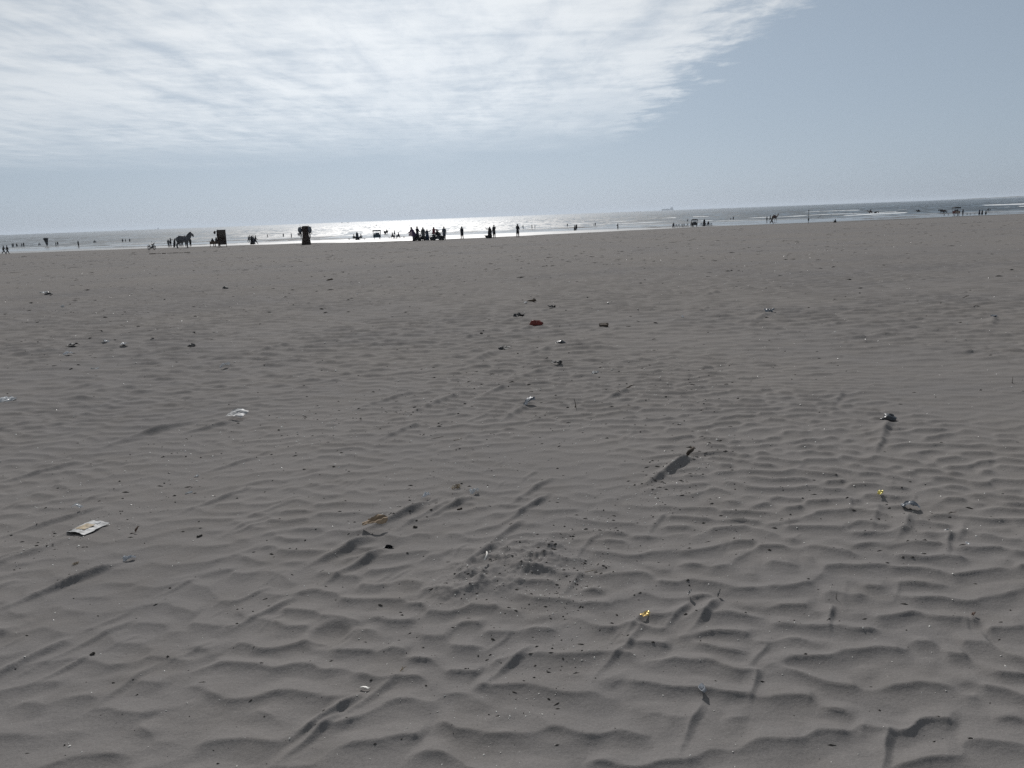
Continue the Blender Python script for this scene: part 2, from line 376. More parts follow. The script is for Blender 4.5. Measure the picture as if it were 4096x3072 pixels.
# ------------------------------------------------------------------ the sea
s1 = np.geomspace(205, 1500, 520); s2 = np.geomspace(1500, 27000, 70)[1:]
sr = np.concatenate([s1, s2])
sa = np.concatenate([np.linspace(-1.45, -.64, 24)[:-1], np.arange(-.64, .6401, .0021), np.linspace(.64, 1.45, 24)[1:]])
SA, SR = np.meshgrid(sa, sr); SX = SR * np.sin(SA); SY = SR * np.cos(SA)
p, a = band(SX, SY, 24., 4, 16, .35, 30, 21)
q, b = band(SX, SY, 6.5, -6, 16, .3, 26, 22)
c3, b3 = band(SX, SY, 46., 2, 9, .25, 20, 23)
shoal = sst(SY, 296, 345); resolved = 1 - sst(SR, 700, 1600)
crest = profile(p, .62, 1.5) * np.clip(a, 0, 1.2)
SZ = SEA_Z + shoal * resolved * (SEA_W * crest + .09 * profile(q, .6, 1.5) * np.clip(b, 0, 1) + SEA_W * .8 * profile(c3, .6, 1.5) * np.clip(b3, 0, 1) - SEA_W * .5)
foam = np.zeros_like(SX)
for i, (y0, w_, amt, gate) in enumerate(((300, 1.3, .9, -.30), (318, 1.6, .6, -.14), (333, 1.6, .6, -.02), (350, 2.2, .85, -.2), (372, 2.2, .7, -.06), (392, 2.5, .75, -.06), (418, 3.0, .75, -.02), (455, 4, .75, .0), (500, 5, .7, .06), (560, 7, .7, .1))):
    yc = y0 + (6 + .06 * (y0 - 290)) * vnoise(SX * .018 + 3 * i, SX * 0 + i) + 2.5 * vnoise(SX * .09, SX * 0 + i * 7)
    right = .45 + .55 * sst(SX, -60, 60) if i else 1
    foam = np.maximum(foam, right * amt * np.exp(-((SY - yc) / w_) ** 2) * sst(vnoise(SX * (.05 - .004 * i), SX * 0 + 11 * i) + .6 * vnoise(SX * .21, SY * .02 + i), gate, gate + .2))
sea = grid_mesh('sea', SX, SY, SZ, sea_material(), {'foam': foam})
tag(sea, 'choppy grey sea glittering under the sun with thin foam lines', kind='structure')

# ------------------------------------------------------------------ shapes for litter and things
class MB:
    """collects shapes into one mesh"""
    def __init__(s): s.v = []; s.f = []; s.m = []
    def add(s, v, f, mi=0):
        o = len(s.v); s.v += [tuple(p) for p in v]; s.f += [tuple(i + o for i in q) for q in f]; s.m += [mi] * len(f); return s
    def box(s, c, d, rot=None, mi=0, taper=1.0):
        pts = []
        for z in (-.5, .5):
            k = taper if z > 0 else 1
            for x, y in ((-.5, -.5), (.5, -.5), (.5, .5), (-.5, .5)):
                p = Vector((x * d[0] * k, y * d[1] * k, z * d[2]))
                if rot is not None: p = rot @ p
                pts.append(Vector(c) + p)
        return s.add(pts, [(3, 2, 1, 0), (4, 5, 6, 7), (0, 1, 5, 4), (1, 2, 6, 5), (2, 3, 7, 6), (3, 0, 4, 7)], mi)
    def tube(s, pts, radii, n=6, mi=0, cap=True):
        pts = [Vector(p) for p in pts]
        if isinstance(radii, (int, float)): radii = [radii] * len(pts)
        V = []; Fs = []
        for i, p in enumerate(pts):
            d = (pts[min(i + 1, len(pts) - 1)] - pts[max(i - 1, 0)]).normalized()
            if i == 0: a = d.orthogonal().normalized()
            else: a = (a - d * a.dot(d)).normalized()
            b = d.cross(a)
            r = radii[i]
            for k in range(n):
                t = 2 * math.pi * k / n; V.append(p + (math.cos(t) * a + math.sin(t) * b) * r)
        for i in range(len(pts) - 1):
            for k in range(n):
                Fs.append((i * n + k, i * n + (k + 1) % n, (i + 1) * n + (k + 1) % n, (i + 1) * n + k))
        if cap: Fs += [tuple(range(n))[::-1], tuple(range((len(pts) - 1) * n, len(pts) * n))]
        return s.add(V, Fs, mi)
    def loft(s, rings, mi=0, cap=True):
        n = len(rings[0]); V = [p for r in rings for p in r]; Fs = []
        for i in range(len(rings) - 1):
            for k in range(n): Fs.append((i * n + k, i * n + (k + 1) % n, (i + 1) * n + (k + 1) % n, (i + 1) * n + k))
        if cap: Fs += [tuple(range(n))[::-1], tuple(range((len(rings) - 1) * n, len(rings) * n))]
        return s.add(V, Fs, mi)
    def wheel(s, c, R, r, axis='x', n=20, k=6, mi=0):
        V = []; Fs = []
        for i in range(n):
            t = 2 * math.pi * i / n
            for j in range(k):
                u = 2 * math.pi * j / k; q = R + r * math.cos(u); w = r * math.sin(u)
                p = (w, q * math.cos(t), q * math.sin(t)) if axis == 'x' else (q * math.cos(t), w, q * math.sin(t))
                V.append(Vector(c) + Vector(p))
        for i in range(n):
            for j in range(k): Fs.append((i * k + j, ((i + 1) % n) * k + j, ((i + 1) % n) * k + (j + 1) % k, i * k + (j + 1) % k))
        return s.add(V, Fs, mi)
    def lump(s, c, d, seed=0, rough=.25, mi=0, nu=8, nv=6):
        rs = random.Random(seed); ph = [rs.uniform(0, 6) for _ in range(6)]; V = []; Fs = []
        for i in range(nv + 1):
            th = math.pi * i / nv
            for j in range(nu):
                fi = 2 * math.pi * j / nu
                k = 1 + rough * (math.sin(2 * fi + ph[0]) * math.sin(th + ph[1]) + .6 * math.sin(3 * fi + 2 * th + ph[2]) + rs.uniform(-.4, .4))
                V.append(Vector(c) + Vector((d[0] * k * math.sin(th) * math.cos(fi), d[1] * k * math.sin(th) * math.sin(fi), d[2] * k * math.cos(th))))
        for i in range(nv):
            for j in range(nu): Fs.append((i * nu + j, i * nu + (j + 1) % nu, (i + 1) * nu + (j + 1) % nu, (i + 1) * nu + j))
        return s.add(V, Fs, mi)
    def sheet(s, w, l, seed=0, crumple=.1, bend=0.0, th=.002, nx=9, ny=9, ragged=.06, mi=0, off=(0, 0, 0), curl=0.0):
        rs = random.Random(seed); ph = [rs.uniform(0, 6) for _ in range(12)]
        def P(i, j):
            u = i / (nx - 1) - .5; v = j / (ny - 1) - .5
            z = crumple * (.5 * math.sin(5 * u + 3 * v + ph[0]) + .35 * math.sin(9 * v - 6 * u + ph[1]) + .3 * abs(math.sin(8 * u + 9 * v + ph[2])) + rs.uniform(-.25, .25))
            z += bend * (1 - 4 * u * u) + curl * max(0, v) ** 2 * 4
            e = (ragged if i in (0, nx - 1) or j in (0, ny - 1) else ragged * .3)
            return Vector(((u + rs.uniform(-e, e)) * w + off[0], (v + rs.uniform(-e, e)) * l + off[1], z * max(w, l) + off[2]))
        top = [P(i, j) for j in range(ny) for i in range(nx)]
        bot = [p - Vector((0, 0, th)) for p in top]; n = nx * ny; Fs = []
        for j in range(ny - 1):
            for i in range(nx - 1):
                a = j * nx + i; Fs.append((a, a + 1, a + nx + 1, a + nx)); Fs.append((n + a, n + a + nx, n + a + nx + 1, n + a + 1))
        rim = [i for i in range(nx)] + [j * nx + nx - 1 for j in range(1, ny)] + [(ny - 1) * nx + i for i in range(nx - 2, -1, -1)] + [j * nx for j in range(ny - 2, 0, -1)]
        for k in range(len(rim)):
            a, b = rim[k], rim[(k + 1) % len(rim)]; Fs.append((b, a, n + a, n + b))
        return s.add(top + bot, Fs, mi)
    def build(s, name, mat, parent=None, smooth=False):
        o = mesh_obj(name, s.v, s.f, mat, parent, smooth)
        if isinstance(mat, (list, tuple)) and len(mat) > 1: o.data.polygons.foreach_set('material_index', s.m)
        return o

# ------------------------------------------------------------------ litter lying on the sand
MT = dict(white=simple('white_plastic', (.66, .67, .68), .35, var=.12, transl=.35), paper=simple('printed_paper', (.34, .34, .34), .6, var=.3, scale=25),
  ochre=simple('ochre_print', (.26, .2, .12), .6, var=.4, scale=30), dark=simple('dark_rag', (.022, .023, .026), .7), black=simple('black_plastic', (.018, .019, .022), .35, var=.4, spec=.5),
  grey=simple('grey_plastic', (.22, .24, .27), .4, var=.3, transl=.25), wood=simple('driftwood', (.06, .047, .036), .9, var=.5, scale=20), card=simple('wet_cardboard', (.23, .17, .115), .85, var=.3, scale=15),
  gold=simple('gold_foil', (.7, .5, .2), .3, metal=.8, var=.2), yellow=simple('yellow_foil', (.55, .48, .14), .4, metal=.3), red=simple('red_plastic', (.20, .05, .04), .5, transl=.35),
  straw=simple('dry_grass', (.17, .13, .075), .9, var=.4), leaf=simple('brown_leaf', (.085, .05, .036), .8, var=.4), clear=simple('clear_film', (.55, .57, .6), .12, spec=.8, transl=.5),
  shell=simple('shell', (.6, .58, .54), .4, var=.2), clod=simple('damp_sand_clod', (.05, .045, .04), .95, var=.4, scale=40))
def place(o, x, y, rz=0.0, lift=0.0, tilt=(0, 0)):
    gx, gy = ground_xy(x * S, y * S)
    o.location = (gx, gy, zat(gx, gy) + lift); o.rotation_euler = (tilt[0], tilt[1], rz); return gy
def msize(x, y, pxl): return pxl * ground_xy(x * S, y * S)[1] / (F / S)
WRZ = math.atan2(-WIND[0], WIND[1])
def litter(name, label, cat, x, y, pxl, kind, mat, rz=None, lift=.0, tilt=(0, 0), **k):
    s = msize(x, y, pxl); m = MB(); seed = int(x * 7 + y)
    rs = random.Random(seed)
    if kind == 'sheet': m.sheet(s, s * k.get('asp', 1), seed, k.get('crumple', .12), k.get('bend', .05), max(.0015, s * .012), ragged=k.get('ragged', .06), curl=k.get('curl', 0))
    elif kind == 'bag':
        m.lump((0, 0, s * .12), (s * .5, s * .36, s * k.get('hh', .22)), seed, .33, nu=16, nv=12); m.sheet(s * .6, s * .4, seed + 1, .2, .1, s * .02, off=(-s * .3, -s * .12, s * .06))
    elif kind == 'lump':
        m.lump((0, 0, s * .15), (s * .5, s * .4, s * .3), seed, .28, nu=11, nv=8); m.lump((s * .35, -s * .1, s * .08), (s * .25, s * .2, s * .16), seed + 3, .3)
    elif kind == 'twig':
        up = k.get('up', .25); p = [Vector((-s * .5, 0, 0))]
        for i in range(5): p.append(p[-1] + Vector((s / 5, rs.uniform(-.06, .06) * s, s * up / 5 + rs.uniform(-.02, .02) * s)))
        m.tube(p, [s * .045, s * .04, s * .04, s * .032, s * .025, s * .012], 6)
        for i in (2, 3): m.tube([p[i], p[i] + Vector((s * .12, rs.choice((-1, 1)) * s * .16, s * .06)), p[i] + Vector((s * .2, rs.choice((-1, 1)) * s * .27, s * .12))], [s * .026, s * .02, s * .008], 5)
    elif kind == 'stem':
        m.tube([(0, 0, -s * .1), (s * .02, 0, s * .35), (-s * .06, s * .02, s * .7), (-s * .14, 0, s)], [s * .045, s * .04, s * .03, s * .02], 6)
        m.lump((0, 0, s * .06), (s * .08, s * .08, s * .09), seed, .2); m.tube([(0, 0, s * .1), (s * .14, .0, s * .2), (s * .2, 0, s * .34)], [s * .02, s * .014, s * .006], 5)
    elif kind == 'log':
        p = [Vector((-s * .5, 0, -s * .05)), Vector((-s * .2, s * .03, s * .05)), Vector((s * .15, -s * .02, s * .11)), Vector((s * .5, s * .03, s * .2))]
        m.tube(p, [s * .13, s * .16, s * .15, s * .11], 9); m.tube([p[2], p[2] + Vector((s * .1, s * .12, s * .16)), p[2] + Vector((s * .16, s * .2, s * .26))], [s * .09, s * .06, s * .03], 7)
        m.tube([p[3] - Vector((s * .1, 0, 0)), p[3] + Vector((s * .12, -s * .13, -s * .08))], [s * .07, s * .02], 6)
    elif kind == 'straw': m.tube([(-s * .5, 0, 0), (s * .18, 0, s * .07), (s * .3, s * .03, s * .1), (s * .5, s * .1, s * .1)], k.get('r', .035) * s, 8)
    elif kind == 'nest':
        for i in range(46):
            a = rs.uniform(0, 6.28); r0 = rs.uniform(.1, .5) * s; h0 = rs.uniform(0, .22) * s; p = []
            for q in range(4):
                t = a + q * rs.uniform(.25, .6); p.append((r0 * math.cos(t) * (1 + .1 * q), r0 * .8 * math.sin(t), h0 + rs.uniform(-.03, .06) * s))
            m.tube(p, s * .013, 4, cap=False)
    elif kind == 'leaf':
        m.sheet(s, s * .34, seed, .1, .12, s * .02, 9, 5, .12); m.tube([(-s * .5, 0, 0), (-s * .75, s * .06, s * .1)], [s * .03, s * .015], 5)
    elif kind == 'cup':
        R = []
        for z, r in ((0, .3), (.5, .36), (.52, .40), (.5, .33), (.06, .26)):
            R.append([Vector((s * r * math.cos(t * .5236), s * r * math.sin(t * .5236) * (.75 + .2 * math.sin(t)), s * z + .03 * s * math.sin(3 * t * .5236))) for t in range(12)])
        m.loft(R)
    elif kind == 'block':
        m.box((0, 0, s * .12), (s, s * .6, s * .35), Matrix.Rotation(.3, 3, 'X')); m.lump((s * .42, 0, s * .2), (s * .15, s * .3, s * .16), seed, .3)
    elif kind == 'carton':
        m.sheet(s, s * .55, seed, .07, .22, s * .03); m.sheet(s * .5, s * .5, seed + 2, .06, .05, s * .03, off=(s * .2, s * .1, s * .22)); m.tube([(s * .3, 0, s * .1), (s * .62, -s * .05, s * .12)], [s * .09, s * .07], 8)
    o = m.build(name, MT[mat], smooth=kind in ('lump', 'bag', 'straw', 'twig', 'log', 'stem'))
    place(o, x, y, WRZ + math.pi / 2 + rs.uniform(-.4, .4) if rz is None else rz, lift, tilt)
    tag(o, label, cat, k.get('group')); return o
pk = litter('printed_packet', 'flat cream and ochre printed packet with frayed edges on the left sand', 'packet', 190, 1142, 52, 'sheet', 'paper', rz=-.35, lift=.012, tilt=(.0, .02), crumple=.03, bend=.03, asp=1.35, ragged=.03)
q = MB(); s_ = msize(190, 1142, 52); q.sheet(s_ * .5, s_ * .62, 4, .012, .01, .001, ragged=.05); q = q.build('printed_panel', MT['ochre'], pk); q.location = (-.006, -.01, s_ * .075)
q = MB(); q.sheet(s_ * .3, s_ * .2, 5, .03, .03, .001); q = q.build('torn_corner', MT['white'], pk); q.location = (.0, s_ * .5, s_ * .05)
LIT = [
 ('paper_scrap', 'arched white paper scrap just above the printed packet', 'paper', 168, 1105, 24, 'sheet', 'white', dict(asp=.45, bend=.18, lift=.03, rz=-.3)),
 ('plastic_wrapper', 'crumpled clear wrapper at the head of a long dark sand drift', 'wrapper', 279, 1209, 26, 'sheet', 'clear', dict(asp=.5, crumple=.22, lift=.015)),
 ('paper_card', 'white folded card propped on the sand left of centre', 'paper', 514, 905, 36, 'sheet', 'paper', dict(asp=.9, bend=.1, lift=.04, tilt=(.25, .1), rz=-.2, crumple=.06)),
 ('plastic_wrapper', 'pale crumpled wrapper at the left edge of the picture', 'wrapper', 16, 868, 34, 'sheet', 'white', dict(crumple=.2, asp=.8)),
 ('plastic_strip', 'curled white plastic strip, middle distance, left side', 'plastic', 486, 797, 26, 'sheet', 'white', dict(asp=.25, bend=.15, curl=.2, lift=.02)),
 ('plastic_strip', 'thin white plastic strip lying flat left of the curled one', 'plastic', 205, 797, 18, 'sheet', 'white', dict(asp=.3, rz=-.2)),
 ('driftwood_log', 'dark driftwood stump at the head of a shaded drift, right of centre', 'driftwood', 1492, 984, 30, 'log', 'wood', dict(rz=.9, lift=.03)),
 ('plastic_bag', 'black plastic bag half buried on the rippled sand at right', 'bag', 1920, 912, 40, 'bag', 'black', dict(rz=.3)),
 ('plastic_sheet', 'arched grey plastic sheet below the black bag at right', 'plastic', 1966, 1104, 36, 'sheet', 'grey', dict(asp=.6, bend=.28, rz=-.3, lift=.01)),
 ('foil_wrapper', 'yellow foil wrapper beside the arched grey plastic sheet', 'wrapper', 1901, 1079, 18, 'sheet', 'yellow', dict(asp=.6, crumple=.2, lift=.015)),
 ('foil_wrapper', 'shiny gold foil wrapper on the near sand right of centre', 'wrapper', 1395, 1336, 24, 'sheet', 'gold', dict(asp=.5, crumple=.1, bend=.01, lift=.012, rz=.6, tilt=(.3, 0))),
 ('plastic_cup', 'crushed clear plastic cup casting a shadow in the right foreground', 'cup', 1521, 1500, 26, 'cup', 'clear', dict(lift=.005, tilt=(.5, .4))),
 ('drinking_straw', 'bent white drinking straw on the lumpy trodden heap', 'straw', 1052, 1232, 38, 'straw', 'shell', dict(rz=1.35, lift=.03, r=.05)),
 ('torn_cardboard', 'torn brown cardboard piece raised over a dark hollow', 'cardboard', 812, 1148, 52, 'sheet', 'card', dict(asp=.5, crumple=.1, bend=.1, lift=.045, rz=.2, tilt=(.2, -.1), ragged=.1)),
 ('black_scrap', 'black bent scrap half buried just below the torn cardboard', 'rubber', 838, 1184, 26, 'sheet', 'black', dict(asp=.7, bend=.15, lift=.0, rz=.5, tilt=(-.6, 0))),  # thin black sheet, bent and tipped into the sand
 ('grass_nest', 'tangled nest of dry brown grass near the centre', 'grass', 986, 1056, 26, 'nest', 'straw', dict()),
 ('plastic_film', 'white edged plastic film over a hollow left of the grass nest', 'plastic', 920, 1080, 28, 'sheet', 'clear', dict(asp=.35, crumple=.15, lift=.025)),
 ('plastic_film', 'folded white plastic film right of the grass nest', 'plastic', 1025, 1068, 24, 'sheet', 'white', dict(asp=.35, crumple=.22, lift=.02)),
 ('wood_block', 'small square brown wood block below the grass nest', 'wood', 993, 1104, 11, 'block', 'wood', dict()),
 ('forked_twig', 'forked brown twig above the buried white plate', 'twig', 870, 1453, 26, 'twig', 'straw', dict(rz=.8)),
 ('plate_edge', 'white curved plate edge sticking out of a drift in the foreground', 'plate', 788, 1491, 22, 'sheet', 'shell', dict(asp=.4, bend=.12, rz=-.3, lift=.01, tilt=(-.3, 0), crumple=.03)),
 ('crushed_carton', 'crushed silver grey carton standing near the centre', 'carton', 1143, 874, 28, 'carton', 'grey', dict(rz=.4, tilt=(0, -.5), lift=.02)),
 ('upright_stem', 'thin dark stem standing upright in the sand', 'stem', 1243, 880, 20, 'stem', 'wood', dict(rz=0)),
 ('plastic_bag', 'red plastic bag on the sand, the only red litter', 'bag', 1157, 703, 22, 'bag', 'red', dict(rz=.1, hh=.3)),
 ('torn_sheet', 'dark torn sheet with a raised point left of the red bag', 'rag', 1121, 686, 20, 'sheet', 'dark', dict(crumple=.25, bend=.1, lift=.03)),
 ('forked_driftwood', 'forked dark driftwood with white scraps, far centre', 'driftwood', 1147, 653, 22, 'log', 'wood', dict(rz=-.4)),
 ('plastic_scrap', 'white scrap caught under the forked driftwood', 'plastic', 1136, 656, 12, 'sheet', 'white', dict(asp=.5)),
 ('torn_sheet', 'grey black scrap right of the red bag and further off', 'rag', 1192, 666, 14, 'sheet', 'dark', dict(crumple=.22, lift=.02)),
 ('dark_stone', 'round dark stone left of the red bag', 'stone', 1040, 722, 9, 'lump', 'clod', dict()),
 ('sand_clod', 'dark clod with a pale top below the round stone', 'clod', 1106, 828, 12, 'lump', 'clod', dict()),
 ('plastic_bag', 'black plastic bag on a drift below the red bag', 'bag', 1211, 744, 20, 'bag', 'black', dict(rz=.4)),
 ('flat_board', 'short dark flat board right of the red bag', 'board', 1304, 706, 18, 'block', 'wood', dict(rz=.1)),
 ('propped_stick', 'dark stick propped on a pale scrap, right of the upright stem', 'stick', 1357, 842, 32, 'twig', 'wood', dict(rz=.2)),
 ('crushed_cup', 'small white crushed cup, far right of centre', 'cup', 1476, 687, 8, 'cup', 'white', dict(tilt=(.8, .2))),
 ('torn_sheet', 'grey crumpled heap of sheet, far right, topped with white', 'rag', 1662, 676, 18, 'sheet', 'grey', dict(crumple=.3, lift=.03)),
 ('flattened_carton', 'grey flattened carton near the right edge, far off', 'carton', 2146, 685, 18, 'carton', 'grey', dict()),
 ('paper_scrap', 'small white paper scrap right of the crushed carton', 'paper', 1286, 808, 13, 'sheet', 'paper', dict(crumple=.25)),
 ('plastic_wrapper', 'tiny white wrapper, upper of two on the left sand', 'wrapper', 425, 1028, 13, 'sheet', 'white', dict(crumple=.2, asp=.5)),
 ('plastic_wrapper', 'tiny twisted white wrapper, lower of two on the left sand', 'wrapper', 408, 1064, 15, 'sheet', 'white', dict(crumple=.2, asp=.3, rz=.6)),
 ('crossed_twig', 'crossed dark twigs right of the arched grey plastic', 'twig', 2055, 1118, 24, 'twig', 'wood', dict(rz=0)),
 ('plastic_film', 'pale frayed film at the lower right of the crossed twigs', 'plastic', 2090, 1182, 14, 'sheet', 'clear', dict(asp=.5)),
 ('wadded_paper', 'pale wad of paper half sunk below the crossed twigs', 'paper', 2044, 1150, 16, 'lump', 'paper', dict(lift=-.01)),
 ('plastic_flap', 'small dark flap standing up, left of a matching pair', 'plastic', 1490, 1297, 15, 'sheet', 'black', dict(asp=.7, tilt=(.9, 0), lift=.02)),
 ('plastic_flap', 'small dark flap standing up, right of a matching pair', 'plastic', 1553, 1292, 15, 'sheet', 'dark', dict(asp=.8, tilt=(1.1, .3), lift=.02)),
 ('sunk_log', 'dark log end on the far sand left of centre', 'driftwood', 712, 606, 13, 'log', 'wood', dict(rz=.2)),
 ('seaweed_clump', 'dark flat seaweed clump on the far sand, left side', 'seaweed', 487, 625, 14, 'lump', 'dark', dict(lift=-.03)),
 ('grass_stalk', 'thin dark grass stalk lying level, left of centre', 'grass', 944, 947, 28, 'straw', 'wood', dict(r=.02, rz=.05)),
 ('grass_stalk', 'thin pale grass stalk just right of the dark one', 'grass', 985, 952, 28, 'straw', 'straw', dict(r=.02, rz=0)),
 ('grass_stalk', 'thin yellow grass stalk right of the trodden heap', 'grass', 1268, 1243, 40, 'straw', 'straw', dict(r=.014, rz=0)),
 ('dead_leaf', 'curled brown leaf near the right edge of the near sand', 'leaf', 2102, 1339, 18, 'leaf', 'leaf', dict(lift=.01)),
 ('dead_leaf', 'reddish brown leaf standing right of the printed packet', 'leaf', 297, 1149, 16, 'leaf', 'leaf', dict(rz=1.1, tilt=(0, -.8), lift=.02)),
 ('plastic_scrap', 'white scrap on the dark heap at far left', 'plastic', 97, 634, 18, 'sheet', 'white', dict(crumple=.2)),
 ('seaweed_clump', 'dark ragged heap with white scrap at far left', 'seaweed', 104, 639, 16, 'lump', 'dark', dict(lift=-.04)),
 ('white_cup', 'white cup lying on the far left sand below the dark heap', 'cup', 136, 664, 9, 'cup', 'white', dict(tilt=(1.2, 0), rz=.4)),
 ('small_stone', 'small dark stone with a short drift in the left foreground', 'stone', 200, 1418, 12, 'lump', 'clod', dict()),
 ('sand_clod', 'small square dark clod at the head of a thin drift, left', 'clod', 431, 1159, 11, 'block', 'clod', dict()),
 ('dark_flap', 'dark flap of rag on the drift at far left, upper one', 'rag', 158, 750, 20, 'sheet', 'dark', dict(bend=.15, lift=.02)),
 ('white_scrap', 'white scrap on the drift at far left, lower one', 'paper', 148, 771, 16, 'sheet', 'clear', dict(bend=.2, lift=.02)),
 ('dark_bag', 'dark rumpled bag on the left sand, halfway to the horse', 'bag', 414, 749, 18, 'bag', 'dark', dict()),
 ('white_scrap', 'white scrap beside drifts left of the dark rumpled bag', 'paper', 270, 751, 14, 'sheet', 'white', dict(bend=.2, lift=.02)),
 ('white_scrap', 'small torn white scrap between drifts, further left', 'paper', 228, 743, 12, 'sheet', 'white', dict(crumple=.3)),
 ('dark_peg', 'short dark peg leaning at the right edge of the sand', 'stick', 2186, 832, 14, 'stem', 'wood', dict()),
 ('driftwood_twig', 'dark curved twig pair on the far right sand', 'twig', 2086, 645, 18, 'twig', 'wood', dict(rz=.3)),
 ('long_shadow_strip', 'long dark strip standing in for a shadowed trench line in front of the horse', 'shadow_strip', 790, 0, 0, 'shadow_strip', 'wood', dict()),
 ('pale_pebble', 'bright white pebble in the lower left foreground', 'shell', 150, 1614, 7, 'lump', 'shell', dict()),
 ('straw_wisp', 'straw wisps on the crest of the long dark drift at left', 'straw', 163, 1218, 16, 'nest', 'straw', dict()),
 ('dark_rag', 'dark folded rag on a drift near the centre', 'rag', 1091, 756, 22, 'sheet', 'dark', dict(bend=.2, lift=.02)),
 ('dark_rag', 'dark folded rag on a drift below the black bag near the centre', 'rag', 1203, 789, 22, 'sheet', 'dark', dict(bend=.2, lift=.02)),
 ('sand_clod', 'dark crumbly clod right of the torn cardboard', 'clod', 897, 1142, 10, 'lump', 'clod', dict()),
 ('cut_stem', 'broken dark stem on a short drift right of centre foreground', 'stem', 1806, 1300, 14, 'stem', 'wood', dict()),
]
for (n, lab, cat, x, y, pl, kd, mt, kw) in LIT:
    if kd == 'shadow_strip':  # flat dark boxes stand in for the shadow along a trench line
        gx, gy = ground_xy(690, 1014); o = MB()
        for i in range(7): o.box((i * .55 - 1.9, .05 * math.sin(i * 2.1), .035), (.56 - .12 * (i % 3), .14 + .05 * math.sin(i * 1.7), .05 + .02 * math.cos(i * 3)), Matrix.Rotation(.02 * math.sin(i * 5), 3, 'Z'))
        o = o.build(n, MT[mt]); o.location = (gx, gy, zat(gx, gy)); tag(o, lab, cat)
    else: litter(n, lab, cat, x, y, pl, kd, mt, **kw)

# crumbs of dark weed and wood, flakes of shell: nobody could count them
def scatter(name, count, gen, mat, label, cat):
    m = MB(); n = 0; rs = random.Random(len(name) * 13)
    for i in range(count):
        v, f = gen(rs)
        if v: m.add(v, f)
    o = m.build(name, mat); tag(o, label, cat, kind='stuff'); del o['category']; return o
STREAK = [(1080, 1232, .5, 70), (1190, 1225, .35, 45), (1250, 1250, .2, 40), (1480, 1010, .4, 50), (900, 1075, .6, 60), (980, 860, 1.5, 60), (760, 930, 1.5, 60), (1300, 900, 1.5, 70), (1240, 1440, .25, 30), (1110, 1440, .3, 20),
          (560, 960, 1.5, 60), (300, 1010, 1.2, 50), (1560, 1130, .6, 40), (1450, 1075, .5, 40), (1230, 1310, .3, 30), (1960, 1160, .6, 30), (60, 1190, .5, 50), (1440, 880, 2, 50), (1170, 560, 9, 60), (600, 570, 12, 80), (1650, 560, 10, 60), (1000, 600, 9, 80)]
STR_XY = [(*ground_xy(x * S, y * S), r) for (x, y, r, c) in STREAK for _ in range(c)]
def crumb_pos(rs, lo=2.2, hi=115):
    if rs.random() < .58:
        cx, cy, r = rs.choice(STR_XY); a = rs.gauss(0, r); b = rs.gauss(0, r * .3)
        x = cx + WIND[0] * a + ACR[0] * b; y = cy + WIND[1] * a + ACR[1] * b
    else:
        d = math.exp(rs.uniform(math.log(lo), math.log(hi))); a = rs.uniform(-.63, .63); x, y = d * math.sin(a), d * math.cos(a)
    if y < 1.5 or abs(math.atan2(x, y)) > .66: return None
    return x, y, math.hypot(x, y)
def crumb(rs):
    p = crumb_pos(rs)
    if not p: return None, None
    x, y, d = p; s = ((.22 + .78 * rs.random() ** 3) if d < 14 else (.3 + rs.random() ** 3)) * (.0022 + .0014 * min(d, 14) + .0011 * max(0, d - 14)); fl = 1 / (1 + d * .03); z = zat(x, y)
    k = rs.uniform(.6, 2.6) * (1 + .02 * min(d, 60)); a = rs.uniform(-.7, .7); ca, sa_ = math.cos(a), math.sin(a); V = []
    for ux, uy, uz in ((-1, 0, 0), (0, -1, -.1), (1, 0, .1), (0, 1, 0), (.2, .1, rs.uniform(.5, 1.1)), (-.3, .1, rs.uniform(.2, .9)), (0, 0, -.4)):
        ux *= k * rs.uniform(.7, 1.2); uy *= rs.uniform(.7, 1.2)
        V.append((x + s * (ux * ca - uy * sa_), y + s * (ux * sa_ + uy * ca), z + s * uz * fl))
    return V, [(0, 1, 5), (1, 4, 5), (1, 2, 4), (2, 3, 4), (3, 5, 4), (3, 0, 5), (0, 6, 1), (1, 6, 2), (2, 6, 3), (3, 6, 0)]
scatter('debris_crumbs', 4000, crumb, MT['clod'], 'scattered dark crumbs of weed and wood strewn over the sand', 'debris')
def flake(rs):
    p = crumb_pos(rs, 1.8, 60)
    if not p: return None, None
    x, y, d = p; s = (.3 + .7 * rs.random() ** 4) * (.0016 + .0011 * min(d, 20)); z = zat(x, y); a = rs.uniform(0, 6.28); t = rs.uniform(-.2, .7)
    V = [(x + s * math.cos(a + q) * k, y + s * math.sin(a + q) * k, z + s * (.35 + t * math.sin(a + q))) for q, k in ((0, 1), (1.4, .7), (3.1, 1.2), (4.6, .7))] + [(x, y, z + s * .8), (x, y, z - s * .2)]
    return V, [(0, 1, 4), (1, 2, 4), (2, 3, 4), (3, 0, 4), (1, 0, 5), (2, 1, 5), (3, 2, 5), (0, 3, 5)]
